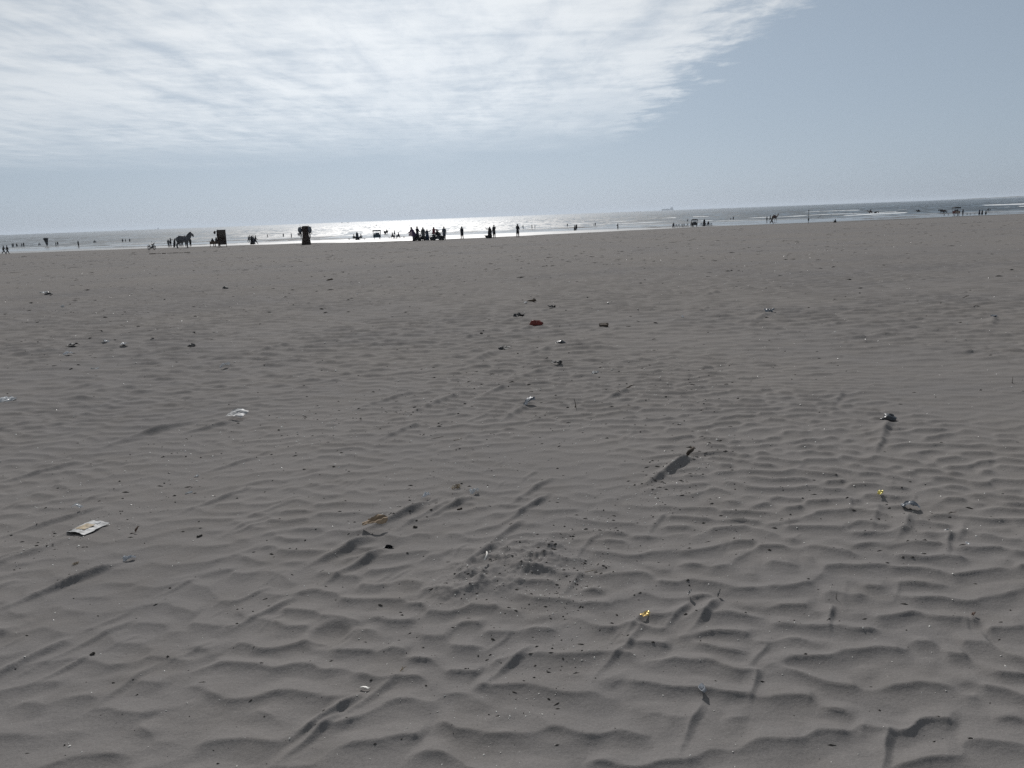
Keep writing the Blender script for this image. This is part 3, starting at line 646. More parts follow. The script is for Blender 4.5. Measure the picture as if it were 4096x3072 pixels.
def fleck(rs):
    d = math.exp(rs.uniform(math.log(11), math.log(118))); a = rs.uniform(-.63, .63); x, y = d * math.sin(a), d * math.cos(a)
    if vnoise(np.array([x * .11 + 5]), np.array([y * .07]))[0] < rs.uniform(-.45, .15): return None, None
    s = (.25 + rs.random() ** 2) * .00082 * d; z = zat(x, y); k = rs.uniform(1.2, 4.5); V = []
    for ux, uy, uz in ((-1, 0, 0), (0, -1, -.1), (1, 0, .1), (0, 1, 0), (.2, .1, rs.uniform(.3, .9)), (-.3, .1, rs.uniform(.2, .7)), (0, 0, -.4)): V.append((x + s * ux * k, y + s * uy + s * ux * rs.uniform(-.4, .6), z + s * uz * .55))
    return V, [(0, 1, 5), (1, 4, 5), (1, 2, 4), (2, 3, 4), (3, 5, 4), (3, 0, 5), (0, 6, 1), (1, 6, 2), (2, 6, 3), (3, 6, 0)]
scatter('weed_flecks', 5200, fleck, MT['clod'], 'fine dark flecks of weed across the far half of the sand', 'debris')
scatter('shell_fragments', 5600, flake, MT['shell'], 'tiny pale shell fragments glinting all over the near sand', 'shells')

# ------------------------------------------------------------------ people and animals
MC = {}
def cloth(rgb):
    k = tuple(round(c, 3) for c in rgb)
    if k not in MC: MC[k] = simple('cloth', rgb, .85, var=.2, scale=4)
    return MC[k]
SKIN = simple('skin', (.17, .10, .07), .55, var=.1); HAIR = simple('hair', (.012, .011, .010), .6)
def skin_mesh(name, V, E, Rd, sub=1, root=0):
    me = bpy.data.meshes.new(name); me.from_pydata([tuple(v) for v in V], E, [])
    o = bpy.data.objects.new(name, me); COL.objects.link(o)
    md = o.modifiers.new('s', 'SKIN'); md.use_smooth_shade = True
    ly = me.skin_vertices[0] if me.skin_vertices else None
    if ly is None:
        me.skin_vertices.new() if hasattr(me.skin_vertices, 'new') else None
        ly = me.skin_vertices[0]
    for i, r in enumerate(Rd):
        ly.data[i].radius = r if isinstance(r, tuple) else (r, r); ly.data[i].use_root = (i == root)
    if sub: s2 = o.modifiers.new('u', 'SUBSURF'); s2.levels = sub; s2.render_levels = sub
    dg = bpy.context.evaluated_depsgraph_get(); dg.update()
    out = bpy.data.meshes.new_from_object(o.evaluated_get(dg))
    bpy.data.objects.remove(o); bpy.data.meshes.remove(me); out.name = name
    return out
def rotx(v, a): return Vector((v.x, v.y * math.cos(a) - v.z * math.sin(a), v.y * math.sin(a) + v.z * math.cos(a)))
POSES = {
 'stand': dict(), 'walk': dict(legs=((.38, .15), (-.35, .25)), arms=((-.35, 0, .2), (.35, 0, .25))),
 'stride': dict(legs=((.5, .1), (-.48, .3)), arms=((-.45, 0, .3), (.45, 0, .3)), lean=.06),
 'hands_front': dict(arms=((.35, .05, .9), (.35, .05, .9))), 'hand_head': dict(arms=((.1, .35, 0.2), (1.3, .9, 2.2))),
 'point': dict(arms=((1.45, .05, .1), (.05, .08, .1))), 'reach_down': dict(lean=.45, arms=((.9, .25, .1), (.6, .1, .3)), legs=((.15, .1), (-.1, .1))),
 'arms_out': dict(arms=((.1, 1.3, .1), (.1, 1.3, .1)), legs=((.25, .1), (-.25, .1))), 'lead': dict(arms=((-.8, .2, .1), (.2, .1, .3)), legs=((.4, .1), (-.4, .3)), lean=.08),
 'sit': dict(sit=True, arms=((.5, .05, .8), (.45, .05, .9))), 'ride': dict(sit=True, spread=.32, arms=((.75, .15, .35), (.75, .15, .35))),
 'ride_arm': dict(sit=True, spread=.3, arms=((.3, 1.15, .9), (.6, .1, .4))), 'squat': dict(ground=True, arms=((.9, .05, .6), (.9, .05, .6))),
 'hug': dict(arms=((.7, .3, 1.2), (.1, .1, .2))), 'carry_up': dict(arms=((2.6, .2, .2), (2.4, .2, .3)))}
def skeleton(pose):
    P = POSES[pose]; V = []; E = []; Rr = []
    def add(v, r, p=None):
        V.append(Vector(v)); Rr.append(r)
        if p is not None: E.append((p, len(V) - 1))
        return len(V) - 1
    pz = .95; lean = P.get('lean', 0)
    if P.get('sit'): pz = .52
    if P.get('ground'): pz = .16
    def T(y, z): a = rotx(Vector((0, y, z - .95)), -lean); return (0, a.y, a.z + pz)
    pel = add((0, 0, pz), (.165, .13)); sp = add(T(.0, 1.12), (.145, .11), pel); ch = add(T(.01, 1.33), (.175, .125), sp)
    nk = add(T(.0, 1.485), (.062, .06), ch); hd = add(T(.02, 1.585), (.092, .108), nk); tp = add(T(.012, 1.675), (.078, .095), hd)
    hands = []
    for k, sx in ((0, 1), (1, -1)):
        sw, ab, el = P.get('arms', ((0.04, .16, .12), (.06, .16, .12)))[k]
        c = Vector(T(0, 1.43)); sh = add((sx * .175, c.y, c.z), (.075, .075), ch)
        d = Vector((sx * math.sin(ab), math.sin(sw) * math.cos(ab), -math.cos(sw) * math.cos(ab)))
        eb = V[sh] + d * .30; e = add(eb, (.062, .062), sh)
        d2 = rotx(d, el); d2 = Vector((d2.x - sx * .10 * el, d2.y, d2.z)).normalized()
        w = add(eb + d2 * .25, (.048, .048), e); add(eb + d2 * .33, (.026, .040), w); hands.append((eb + d2 * .33, d2, sx))
    feet = []
    for k, sx in ((0, 1), (1, -1)):
        if P.get('sit') or P.get('ground'):
            s = P.get('spread', .0); hp = add((sx * .10, .02, pz - .01), (.095, .095), pel)
            if P.get('ground'): kn = (sx * .2, .26, .40); an = (sx * .15, .24, .07)
            else: kn = (sx * (.13 + s * .8), .42, pz - .02); an = (sx * (.13 + s), .44, .08)
            k_ = add(kn, (.07, .07), hp)
        else:
            hf, kb = P.get('legs', ((.02, .02), (-.03, .03)))[k]
            hp = add((sx * .095, 0, pz - .05), (.115, .12), pel)
            d = Vector((sx * .03, math.sin(hf), -math.cos(hf))); kn = V[hp] + d * .43
            d2 = rotx(d, -kb); an = kn + d2 * .40; an.z = max(an.z, .07)
            k_ = add(kn, (.092, .095), hp)
        a_ = add(an, (.06, .062), k_); add(Vector(an) + Vector((sx * .02, .15, -.035)), (.04, .028), a_); feet.append(a_)
    return V, E, Rr, hands, Vector(V[hd]), Vector(V[tp])
_pm = {}
def body_base(pose):
    if pose in _pm: return _pm[pose]
    V, E, Rr, hands, hd, tp = skeleton(pose)
    me = skin_mesh('body', V, E, Rr, 1)
    n = len(me.vertices); co = np.empty(n * 3, np.float32); me.vertices.foreach_get('co', co); co = co.reshape(-1, 3)
    faces = [tuple(p.vertices) for p in me.polygons]; bpy.data.meshes.remove(me)
    m = MB(); m.add([Vector(c) for c in co], faces)
    fingers = MB()
    for (p, d, sx) in hands:                  # a palm ends in four fingers and a thumb
        a = d.cross(Vector((0, 0, 1)));  a = a.normalized() if a.length > .1 else Vector((1, 0, 0)); b = d.cross(a)
        for i, (o, ln) in enumerate(((-.028, .058), (-.01, .07), (.008, .067), (.026, .052))):
            q = p + b * o; fingers.tube([q - d * .01, q + d * ln * .6, q + d * ln * .9 + a * .018], [.010, .0085, .006], 4)
        fingers.tube([p - d * .05 - b * .025, p - d * .02 - b * .052, p + d * .015 - b * .06], [.011, .009, .006], 4)
    m.add(fingers.v, fingers.f)
    f = hd + Vector((0, .085, -.005)); m.add([f + Vector((-.018, 0, -.03)), f + Vector((.018, 0, -.03)), f + Vector((0, .03, -.025)), f + Vector((0, .0, .03))], [(0, 1, 2), (1, 3, 2), (3, 0, 2), (0, 3, 1)])
    for sx in (-1, 1): m.lump(hd + Vector((sx * .085, -.005, .0)), (.012, .022, .034), 3, .05, nu=6, nv=4)
    _pm[pose] = (m, hd, tp, n); return _pm[pose]
def garment(m, kind, pose, mi):
    P = POSES[pose]; lean = P.get('lean', 0); pz = .52 if P.get('sit') else .16 if P.get('ground') else .95
    def ring(z, rx, ry, y=0.0, wob=0.0, n=14):
        out = []
        for k in range(n):
            t = 2 * math.pi * k / n; w = 1 + wob * math.sin(3 * t + z * 9) + wob * .6 * math.sin(5 * t)
            v = rotx(Vector((rx * w * math.cos(t), y + ry * w * math.sin(t), z - .95)), -lean if z > .9 else -lean * .3)
            out.append(v + Vector((0, 0, .95 + (pz - .95))))
        return out
    if P.get('sit'):
        m.loft([ring(1.5, .07, .07), ring(1.46, .17, .10), ring(1.3, .205, .15), ring(1.05, .19, .15), ring(.92, .22, .19)], mi)
        m.loft([[Vector((x * .24, y, z)) for x, z in ((-1, pz - .09), (-.6, pz + .12), (.6, pz + .12), (1, pz - .09))] for y in (-.18, .1, .40, .46)], mi); return
    if P.get('ground'):
        m.loft([ring(1.5, .07, .07), ring(1.44, .2, .12), ring(1.2, .25, .2, .04), ring(1.0, .36, .33, .1), ring(.82, .48, .42, .14)], mi); return
    if kind == 'shirt': m.loft([ring(1.5, .065, .065), ring(1.465, .15, .09), ring(1.40, .185, .125), ring(1.2, .165, .125), ring(1.02, .17, .135), ring(.86, .185, .15, 0, .03)], mi)
    if kind == 'kameez': m.loft([ring(1.5, .065, .065), ring(1.465, .15, .09), ring(1.40, .185, .125), ring(1.15, .165, .13), ring(.95, .18, .145), ring(.7, .2, .165, 0, .05), ring(.52, .215, .18, 0, .07)], mi)
    if kind == 'dress': m.loft([ring(1.5, .07, .07), ring(1.45, .17, .10), ring(1.38, .21, .13), ring(1.12, .2, .15), ring(.9, .24, .2), ring(.5, .29, .26, 0, .06), ring(.06, .34, .31, 0, .09)], mi)
    if kind == 'abaya':
        m.loft([ring(1.72, .03, .04, .0), ring(1.69, .085, .1, -.005), ring(1.6, .115, .125, -.012), ring(1.5, .13, .12, -.01), ring(1.42, .235, .15), ring(1.15, .24, .19), ring(.8, .29, .25, 0, .04), ring(.4, .33, .3, 0, .06), ring(.05, .36, .33, 0, .08)], mi)
def hairdo(m, hd, kind, mi):
    R = []
    for z, r in ((.148, .02), (.135, .055), (.10, .085), (.05, .1), (0, .1), (-.04, .088)):
        R.append([hd + Vector((r * 1.02 * math.cos(t * .5236), -.012 + r * 1.08 * math.sin(t * .5236) - (.03 if z < .02 and math.sin(t * .5236) > .2 else 0), z + .006)) for t in range(12)])
    if kind == 'long': R.append([hd + Vector((.085 * math.cos(t * .5236), -.05 + .06 * math.sin(t * .5236), -.2)) for t in range(12)])
    m.loft(R, mi)
    if kind == 'cap': m.lump(hd + Vector((0, -.005, .09)), (.112, .12, .075), 4, .03, mi); m.box(hd + Vector((0, .13, .07)), (.13, .1, .012), None, mi)
PEOPLE = 0
def person(label, x, y, hpx, pose='stand', face=0.0, wear='kameez', top=(.03, .03, .035), low=None, hair='short', group=None, near=False, lift=None, hgt=None, at=None, scale=None, extra=None):
    """face: 0 looks to the sea, pi to the camera; x, y photograph pixel of the feet"""
    global PEOPLE
    gx, gy = at if at else ground_xy(x, y)
    P = POSES[pose]; full = 1.75 if not (P.get('sit') or P.get('ground')) else (1.32 if P.get('sit') else .96)
    if P.get('lean', 0) > .3: full = 1.6
    sc = scale or min(max(hpx * gy / F / full, .55), 1.12)
    base, hd, tp, nb = body_base(pose); low = low or top
    skin, tm, lm = SKIN, cloth(top), cloth(low)
    if near:
        root = bpy.data.objects.new('person', None); COL.objects.link(root)
        m = MB(); m.add(base.v, base.f); b = m.build('body', [SKIN, lm, tm], root, True)
        g = MB(); garment(g, wear, pose, 0); g.build({'kameez': 'long_shirt', 'shirt': 'shirt', 'dress': 'dress', 'abaya': 'robe'}[wear], tm, root, True)
        if wear != 'abaya':
            h = MB(); hairdo(h, hd, hair, 0); h.build('cap' if hair == 'cap' else 'hair', HAIR, root, True)
        me = b.data
    else:
        m = MB(); m.add(base.v, base.f, 0); nb_f = len(base.f); garment(m, wear, pose, 2)
        if wear != 'abaya': hairdo(m, hd, hair, 3)
        root = m.build('person', [SKIN, lm, tm, HAIR], None, True); me = root.data
    # trousers and sleeves are parts of the body surface
    nf = len(base.f); cen = np.array([np.mean([base.v[i] for i in f], 0) for f in base.f]); pz = .52 if P.get('sit') else .16 if P.get('ground') else .95
    idx = np.zeros(nf, int); ank = .12
    idx[(cen[:, 2] < pz + .04) & (cen[:, 2] > ank)] = 1
    idx[(cen[:, 2] >= pz + .04) & (cen[:, 2] < pz + .54)] = 2
    if not P.get('sit') and not P.get('ground'):
        arm = (np.abs(cen[:, 0]) > .2) & (cen[:, 2] < pz + .04) & (cen[:, 2] > .62); idx[arm] = 2
    hn = np.zeros(nf, bool); hn[[i for i, f in enumerate(base.f) if min(f) >= nb]] = True; idx[hn] = 0
    allm = idx.tolist() if near else idx.tolist() + m.m[nf:]
    me.polygons.foreach_set('material_index', allm)
    z = zat(gx, gy) if lift is None else lift
    root.location = (gx, gy, z - .01); root.scale = (sc, sc, sc); root.rotation_euler = (0, 0, face)
    tag(root, label, 'person', group); PEOPLE += 1
    return root
NAVY, BLK, GRY, BLUE, TEAL, MAR, PUR, KHA, WHT, BRN, SLT = (.012, .018, .04), (.012, .012, .014), (.07, .075, .08), (.035, .05, .09), (.02, .05, .06), (.10, .015, .022), (.05, .03, .075), (.11, .095, .07), (.35, .35, .36), (.045, .032, .025), (.05, .06, .08)
L_, R_, SEA, CAM = math.pi / 2, -math.pi / 2, 0.0, math.pi
g1 = 'people standing on the sand edge'
# the group beside the two quad bikes
person('man in grey long shirt standing between the two quad bikes', 1694, 962, 53, 'stand', CAM, 'kameez', GRY, BRN, near=True)
person('woman in long navy dress raising her hand to her head by the quad bike', 1710, 961, 44, 'hand_head', CAM, 'dress', (.015, .03, .06), hair='long', near=True)
person('woman in purple shirt stooping with her arm stretched down, left of the quad bikes', 1657, 963.5, 57, 'reach_down', L_ * .9, 'dress', PUR, BLK, hair='long', near=True)
person('tall man in black standing behind the stooping woman by the left quad bike', 1671, 963.3, 58, 'hands_front', -.6, 'kameez', (.016, .014, .025), BLK, near=True)
person('man in slate blue long shirt just right of the quad bikes', 1778, 959, 53, 'stand', .3, 'kameez', SLT, near=True)
person('man in dark shirt and cap, alone, second right of the quad bikes', 1849, 957.5, 51, 'walk', SEA, 'kameez', (.018, .022, .032), BRN, hair='cap', near=True)
person('woman in black robe raising a hand, left of a standing pair', 1960, 953, 46, 'hand_head', .5, 'abaya', BLK, near=True)
person('man in dark clothes standing close beside the woman in black robe', 1977.5, 952, 51, 'hug', .4, 'kameez', (.014, .015, .02), near=True)
person('man in black long shirt and pale trousers standing alone at centre', 2071.5, 950, 52, 'hands_front', -.3, 'kameez', (.016, .018, .022), (.2, .19, .19), hair='cap', near=True)
person('man in grey top striding at the far left edge', 17.6, 1018.7, 36, 'stride', R_ * .9, 'shirt', GRY, BLK, near=True)
person('man in black walking close behind another at the far left edge', 32, 1018, 36, 'walk', R_ * .8, 'shirt', BLK, near=True)
person('short man behind the white horse, left of a taller one', 676, 988.8, 31, 'stand', .2, 'kameez', GRY, BLK, near=True)
person('thin man pointing at the white horse from behind', 684.5, 988, 36, 'point', R_, 'shirt', (.02, .02, .025), near=True)
for i, (x, y, t) in enumerate(((720, 987, BLK), (730, 987, NAVY), (745, 986, GRY), (763, 986, BLK))):
    person(('person hidden behind the white horse, legs by its hind legs', 'person hidden behind the white horse, second pair of legs', 'person in grey hidden behind the white horse belly', 'person in black half hidden behind the horse chest')[i], x, y, 34, 'stand', .3 * i, 'shirt' if i < 2 else 'kameez', t, BLK, near=True)
for i, (x, y, h, p, w, t, lab) in enumerate(((995, 967.5, 24, 'walk', 'kameez', NAVY, 'person at the back left of the walking family'), (1001, 968, 27, 'walk', 'shirt', BLK, 'person at the back middle of the walking family'),
    (1009, 979, 36, 'walk', 'abaya', BLK, 'woman in black robe leading the walking family'), (1015, 978, 36, 'walk', 'dress', NAVY, 'woman in navy dress in the middle of the walking family'), (1023.5, 979, 37, 'stride', 'kameez', (.02, .022, .03), 'man striding at the right of the walking family'))):
    person(lab, x, y, h, p, R_ * .85, w, t, near=h > 30, group='walking family')
# small figures out on the wet sand and in the shallows
FAR = [(50, 988, 17, 'kameez', NAVY, 'left one of the first pair standing in the shallows at far left'), (55, 988, 18, 'shirt', BLK, 'right one of the first pair standing in the shallows at far left'), (68, 987, 16, 'dress', BLK, 'lone stocky figure right of the first pair at far left'),
 (87.5, 987, 17, 'kameez', SLT, 'left one of the second pair at far left'), (96, 987.7, 19, 'shirt', BLK, 'right one of the second pair at far left'), (155, 981.5, 13, 'kameez', BLK, 'left one of the short pair beside the tall toy rack'), (160, 981, 13, 'dress', NAVY, 'right one of the short pair beside the tall toy rack'),
 (224.5, 984.6, 17, 'kameez', BLK, 'shorter one of the pair right of the tall toy rack'), (232, 984, 19, 'shirt', GRY, 'taller one of the pair right of the tall toy rack'), (315, 987, 23.5, 'kameez', BLK, 'lone dark man standing in the shallows, left quarter'),
 (374, 971, 11, 'shirt', BLK, 'child at the left of three in the waves'), (379, 971.7, 15, 'dress', NAVY, 'tallest of three in the waves, left quarter'), (384, 971.5, 12, 'shirt', SLT, 'child at the right of three in the waves'),
 (491, 969, 17, 'shirt', BLK, 'left of three spaced bathers beyond the motorcycle'), (502.6, 968, 17, 'shirt', NAVY, 'middle of three spaced bathers beyond the motorcycle'), (519.5, 968, 17, 'kameez', BLK, 'right of three spaced bathers beyond the motorcycle'),
 (1070.5, 950, 16, 'shirt', BLK, 'bather in the glitter left of the draped stall'), (1134, 948.7, 17, 'shirt', SLT, 'bather in the glitter between another and the draped stall'), (1166, 951, 19, 'kameez', GRY, 'bather nearest the draped stall'),
 (2092.7, 916.4, 17, 'shirt', NAVY, 'slim bather right of the lone man at centre'), (2128, 916, 17, 'shirt', BLK, 'left one of a playing pair in the shallows at centre'), (2139.7, 915, 15, 'shirt', NAVY, 'right one of a playing pair in the shallows at centre'),
 (2269.5, 907, 14, 'kameez', SLT, 'tiny lone bather in the waves right of centre'), (2299.5, 922, 22, 'abaya', BLK, 'woman in black robe of the couple on wet sand'), (2306, 922, 25, 'kameez', (.015, .017, .022), 'tall man of the couple on wet sand'),
 (2375.4, 903.6, 9, 'shirt', BLK, 'small child beside an adult in the shallows right of centre'), (2381, 903.6, 14, 'kameez', BLK, 'adult beside a small child in the shallows right of centre'), (2471.5, 917, 23, 'kameez', BLK, 'lone dark man on wet sand below the cargo ship'),
 (2923, 880, 12, 'shirt', BLK, 'left one of a pair in the shallows left of the camel'), (2933, 880, 17, 'kameez', SLT, 'broad right one of a pair in the shallows left of the camel'),
 (3067.5, 887, 22, 'kameez', BLK, 'child in dark clothes left of the camel'), (3398, 857, 7, 'shirt', BLK, 'tiny child in the surf right of the sitting figure'), (3410, 857, 12, 'dress', NAVY, 'left one of a huddled pair in the surf at right'), (3414, 857, 12, 'kameez', BLK, 'right one of a huddled pair in the surf at right'),
 (3500, 852, 12, 'kameez', BLK, 'person just right of the far camel'), (3513, 852, 12, 'shirt', NAVY, 'last person right of the far camel'), (3754, 846, 13, 'kameez', SLT, 'left one of two figures left of the donkeys'), (3761, 846, 13, 'shirt', BLK, 'right one of two figures left of the donkeys'),
 (3851, 860, 24, 'kameez', SLT, 'tall man standing right of the red snack cart'), (3917, 857.5, 20, 'dress', NAVY, 'left of three figures in a row near the right edge'), (3928, 857.5, 18, 'abaya', BLK, 'middle of three figures in a row near the right edge'), (3943, 857, 17, 'abaya', BLK, 'right of three figures in a row near the right edge'),
 (3951.6, 848, 15, 'shirt', BLK, 'left one of the two farthest figures near the right edge'), (3959, 846, 14, 'kameez', NAVY, 'right one of the two farthest figures near the right edge'), (1578, 938, 17, 'dress', NAVY, 'standing figure behind the two seated on chairs'), (1522, 938, 15, 'kameez', BLK, 'figure peeking out right of the blue snack cart'),
 (2750.5, 888, 14, 'shirt', BLK, 'far figure with arms spread left of the canopy cart')]
for i, (x, y, h, w, t, lab) in enumerate(FAR):
    who = person(lab, x, y, h, 'arms_out' if 'spread' in lab else ('walk', 'stand', 'stand', 'hands_front')[i % 4] if w != 'abaya' else 'stand', (i * 1.7) % 6.28, w, t)
person('seated figure wrapped in black on the sand right of the pole', 3341.6, 890.5, 15, 'squat', L_, 'abaya', BLK)

# seats, tables and carts
def empty(name, gx, gy, rz=0.0, z=None):
    o = bpy.data.objects.new(name, None); COL.objects.link(o); o.location = (gx, gy, zat(gx, gy) if z is None else z); o.rotation_euler = (0, 0, rz); return o
PLA = simple('dark_plastic', (.03, .032, .038), .5); MET = simple('painted_metal', (.05, .05, .055), .45, metal=.3); RUB = simple('rubber', (.015, .015, .016), .85)
CHR = simple('chrome', (.22, .22, .23), .35, metal=.8); CWOOD = simple('cart_wood', (.09, .06, .04), .8, var=.35); BLUEP = simple('blue_grey_paint', (.05, .085, .11), .5); REDP = simple('red_paint', (.13, .025, .022), .45)
CANV = simple('dark_canvas', (.03, .032, .036), .9, bump=.2); CREAM = simple('cream_panel', (.35, .32, .26), .7); BRC = simple('brown_cloth', (.035, .026, .022), .95, bump=.4); GLS = simple('clear_bag', (.12, .14, .17), .2, spec=.6, transl=.35)
def chair_parts(root, h=.46):
    m = MB(); m.sheet(.44, .42, 1, .01, -.03, .03, 5, 5, 0, off=(0, 0, h)); m.build('seat', PLA, root)
    m = MB(); m.tube([(-.2, -.2, h), (-.21, -.26, h + .2), (-.12, -.29, h + .36), (.12, -.29, h + .36), (.21, -.26, h + .2), (.2, -.2, h)], .025, 6); m.sheet(.16, .03, 2, 0, 0, .3, 3, 3, 0, off=(0, -.265, h + .33)); m.build('backrest', PLA, root)
    for sx in (-1, 1):
        for sy in (-1, 1):
            m = MB(); m.tube([(sx * .18, sy * .17, h), (sx * .21, sy * .2, 0)], [.026, .02], 6); m.build('leg', PLA, root)
def stool_parts(root, h=.44):
    m = MB(); m.loft([[Vector((r * math.cos(t * .7854), r * math.sin(t * .7854), z)) for t in range(8)] for z, r in ((h - .05, .17), (h - .03, .2), (h, .2), (h + .01, .15))]); m.build('seat', PLA, root)
    for k in range(4):
        a = .785 + k * 1.571; m = MB(); m.tube([(.14 * math.cos(a), .14 * math.sin(a), h - .04), (.2 * math.cos(a), .2 * math.sin(a), 0)], [.026, .02], 6); m.build('leg', PLA, root)
    m = MB(); m.wheel((0, 0, h * .4), .16, .012, n=12, k=4); m.v = [(v[1], v[2] - h * .4 + 0, h * .4 + v[0]) for v in m.v]; m.build('foot_ring', PLA, root)
def dup(root, name=None):
    r = root.copy(); COL.objects.link(r)
    for ch in root.children:
        c = ch.copy(); COL.objects.link(c); c.parent = r
    return r
ch0 = empty('plastic_chair', 0, 5); chair_parts(ch0); st0 = empty('plastic_stool', 0, 5); stool_parts(st0); used = set()
def seat(src, x, y, rz, label, group, at=None):
    gx, gy = at or ground_xy(x, y); o = src if src.name not in used else dup(src); used.add(src.name)
    o.location = (gx, gy, zat(gx, gy)); o.rotation_euler = (0, 0, rz); tag(o, label, 'chair' if src is ch0 else 'stool', group); return o
gC = 'chairs in a row by the canopy cart'
for i, (x, y) in enumerate(((2694, 911), (2704, 910.7), (2714.7, 910.4), (2727, 909.7), (2736, 909.5), (2749, 908))):
    seat(ch0, x, y, .2 * math.sin(i * 3), '%s dark plastic chair from the left in the row left of the canopy cart' % ('first', 'second', 'third', 'fourth', 'fifth', 'sixth')[i], gC)
for i, (x, y) in enumerate(((2803, 905.5), (2812, 905.5), (2822, 905.3), (2833.6, 905), (2843.5, 904.8))):
    seat(ch0, x, y, .25 * math.cos(i * 2), '%s dark plastic chair from the left in the row right of the canopy cart' % ('first', 'second', 'third', 'fourth', 'fifth')[i], gC)
person('man in blue grey shirt sitting on the first chair left of the canopy cart', 0, 0, 20, 'sit', .1, 'shirt', SLT, BLK, at=tuple(ground_xy(2694, 911)), scale=.95)
person('person in black sitting among the chairs right of the canopy cart', 0, 0, 21, 'sit', .2, 'kameez', BLK, at=tuple(ground_xy(2833.6, 905)), scale=1.0)
person('woman in dark robe standing behind the chairs right of the canopy cart', 2817, 904.5, 28, 'stand', .2, 'abaya', BLK)
gS = 'stools on the wet sand'
for x, y, lab in ((1397.6, 961.5, 'dark stool left of the seated trio'), (1458.5, 960, 'dark stool between the seated trio and the blue snack cart'), (1558, 956, 'dark stool right of the blue snack cart'), (1602, 954.5, 'dark stool, left of two right of the seated pair'), (1616, 954, 'dark stool, right of two right of the seated pair'),
                  (3777, 862, 'small dark stool, left of two beside the red snack cart'), (3793, 861.5, 'small dark stool next to the red snack cart, left side'), (3869, 859.5, 'first dark stool right of the red snack cart'), (3882, 859.2, 'second dark stool right of the red snack cart'), (3898, 859, 'third dark stool right of the red snack cart')):
    seat(st0, x, y, x % 1.5, lab, gS)
def table(gx, gy, label):
    t = empty('low_table', gx, gy); m = MB(); m.sheet(.95, .7, 3, .0, 0, .03, 4, 4, 0, off=(0, 0, .62)); m.build('tabletop', PLA, t)
    for sx in (-1, 1):
        for sy in (-1, 1): m = MB(); m.tube([(sx * .4, sy * .28, .6), (sx * .43, sy * .3, 0)], .025, 6); m.build('leg', PLA, t)
    tag(t, label, 'table'); return t
tx, ty = ground_xy(1430, 960.5); table(tx, ty, 'low dark table between the seated trio on the wet sand')
for dx, dy, f, lab, p in ((-.72, 0, R_, 'left sitter of the trio at the low table', 'sit'), (.8, 0, L_, 'right sitter of the trio at the low table', 'sit')):
    seat(ch0, 0, 0, f, 'dark plastic chair under the ' + lab, 'chairs at the low table', at=(tx + dx, ty + dy)); person(lab, 0, 0, 22, p, f, 'kameez', BLK if dx < 0 else NAVY, at=(tx + dx, ty + dy), scale=1.0)
person('woman in blue grey robe standing behind the low table', 0, 0, 30, 'stand', CAM, 'abaya', SLT, at=(tx - .1, ty + .5), scale=1.02)
qx, qy = ground_xy(1583, 956); table(qx, qy + .3, 'low table between the two facing seated people')
for dx, f, lab in ((-.62, R_, 'left of two people facing each other on chairs'), (.62, L_, 'right of two people facing each other on chairs')):
    seat(ch0, 0, 0, f, 'dark plastic chair of the ' + lab, 'chairs of the facing pair', at=(qx + dx, qy)); person(lab, 0, 0, 21, 'sit', f, 'kameez', BLK if dx < 0 else NAVY, at=(qx + dx, qy), scale=1.02)
def snack_cart(x, y, name, label, paint, sc=1.0, rz=0.0, canvas=CANV):
    gx, gy = ground_xy(x, y); r = empty(name, gx, gy, rz); r.scale = (sc,) * 3
    m = MB(); m.box((0, 0, .78), (1.5, .85, .55)); m.box((0, 0, 1.075), (1.6, .95, .04)); m.box((0, 0, .48), (1.56, .9, .05)); b = m.build('body', paint, r)
    p = MB(); p.box((0, -.44, .8), (1.2, .02, .3)); p.build('front_panel', CREAM if paint is REDP else canvas, b)
    for sx in (-1, 1):
        for sy in (-1, 1): m = MB(); m.tube([(sx * .72, sy * .4, 1.09), (sx * .74, sy * .42, 1.85)], .025, 6); m.build('post', MET, r)
    m = MB(); m.loft([[Vector((x1, y1, z)) for x1, y1 in ((-a, -b), (a, -b), (a, b), (-a, b))] for z, a, b in ((1.74, .84, .52), (1.86, .86, .54), (1.98, .7, .42), (2.06, .3, .15))]); c = m.build('canopy', canvas, r)
    m = MB()
    for i in range(9): m.box((-.8 + i * .2, -.545, 1.72), (.16, .015, .1), None)
    m.build('fringe', canvas, c)
    for sx in (-1, 1): 
        m = MB(); m.wheel((sx * .52, 0, .34), .3, .045, n=18); w = m.build('wheel', RUB, r); m = MB()
        for k in range(6): a = k * math.pi / 3; m.tube([(sx * .52, 0, .34), (sx * .52, .29 * math.cos(a), .34 + .29 * math.sin(a))], .012, 4)
        m.build('spokes', MET, w)
    m = MB(); m.tube([(-.75, .3, .8), (-1.2, .3, .72), (-1.2, -.3, .72), (-.75, -.3, .8)], .025, 6); m.build('push_handle', MET, r)
    m = MB(); m.tube([(.6, -.3, .5), (.64, -.32, 0)], .03, 6); m.tube([(.6, .3, .5), (.64, .32, 0)], .03, 6); m.build('stand_legs', MET, r)
    m = MB(); m.box((.1, .1, 1.25), (.8, .45, .3)); m.lump((-.45, 0, 1.2), (.14, .14, .16), 3, .1); m.build('display_case', GLS, r)
    tag(r, label, 'cart'); return r
snack_cart(1509, 958.8, 'snack_cart', 'blue grey canopied snack cart on the wet sand among stools', BLUEP, .98, .1, BLUEP)
snack_cart(2778, 907.7, 'snack_cart', 'dark canopied cart between two rows of plastic chairs', MET, .93, -.15)
snack_cart(3824, 861.5, 'snack_cart', 'reddish canopied snack cart near the right edge', REDP, 1.22, .2)
person('vendor in black sitting at the left end of the canopy cart', 0, 0, 22, 'sit', R_, 'kameez', BLK, at=(ground_xy(2764.5, 907.9)[0], ground_xy(2764.5, 907.9)[1] - .2), scale=1.05)
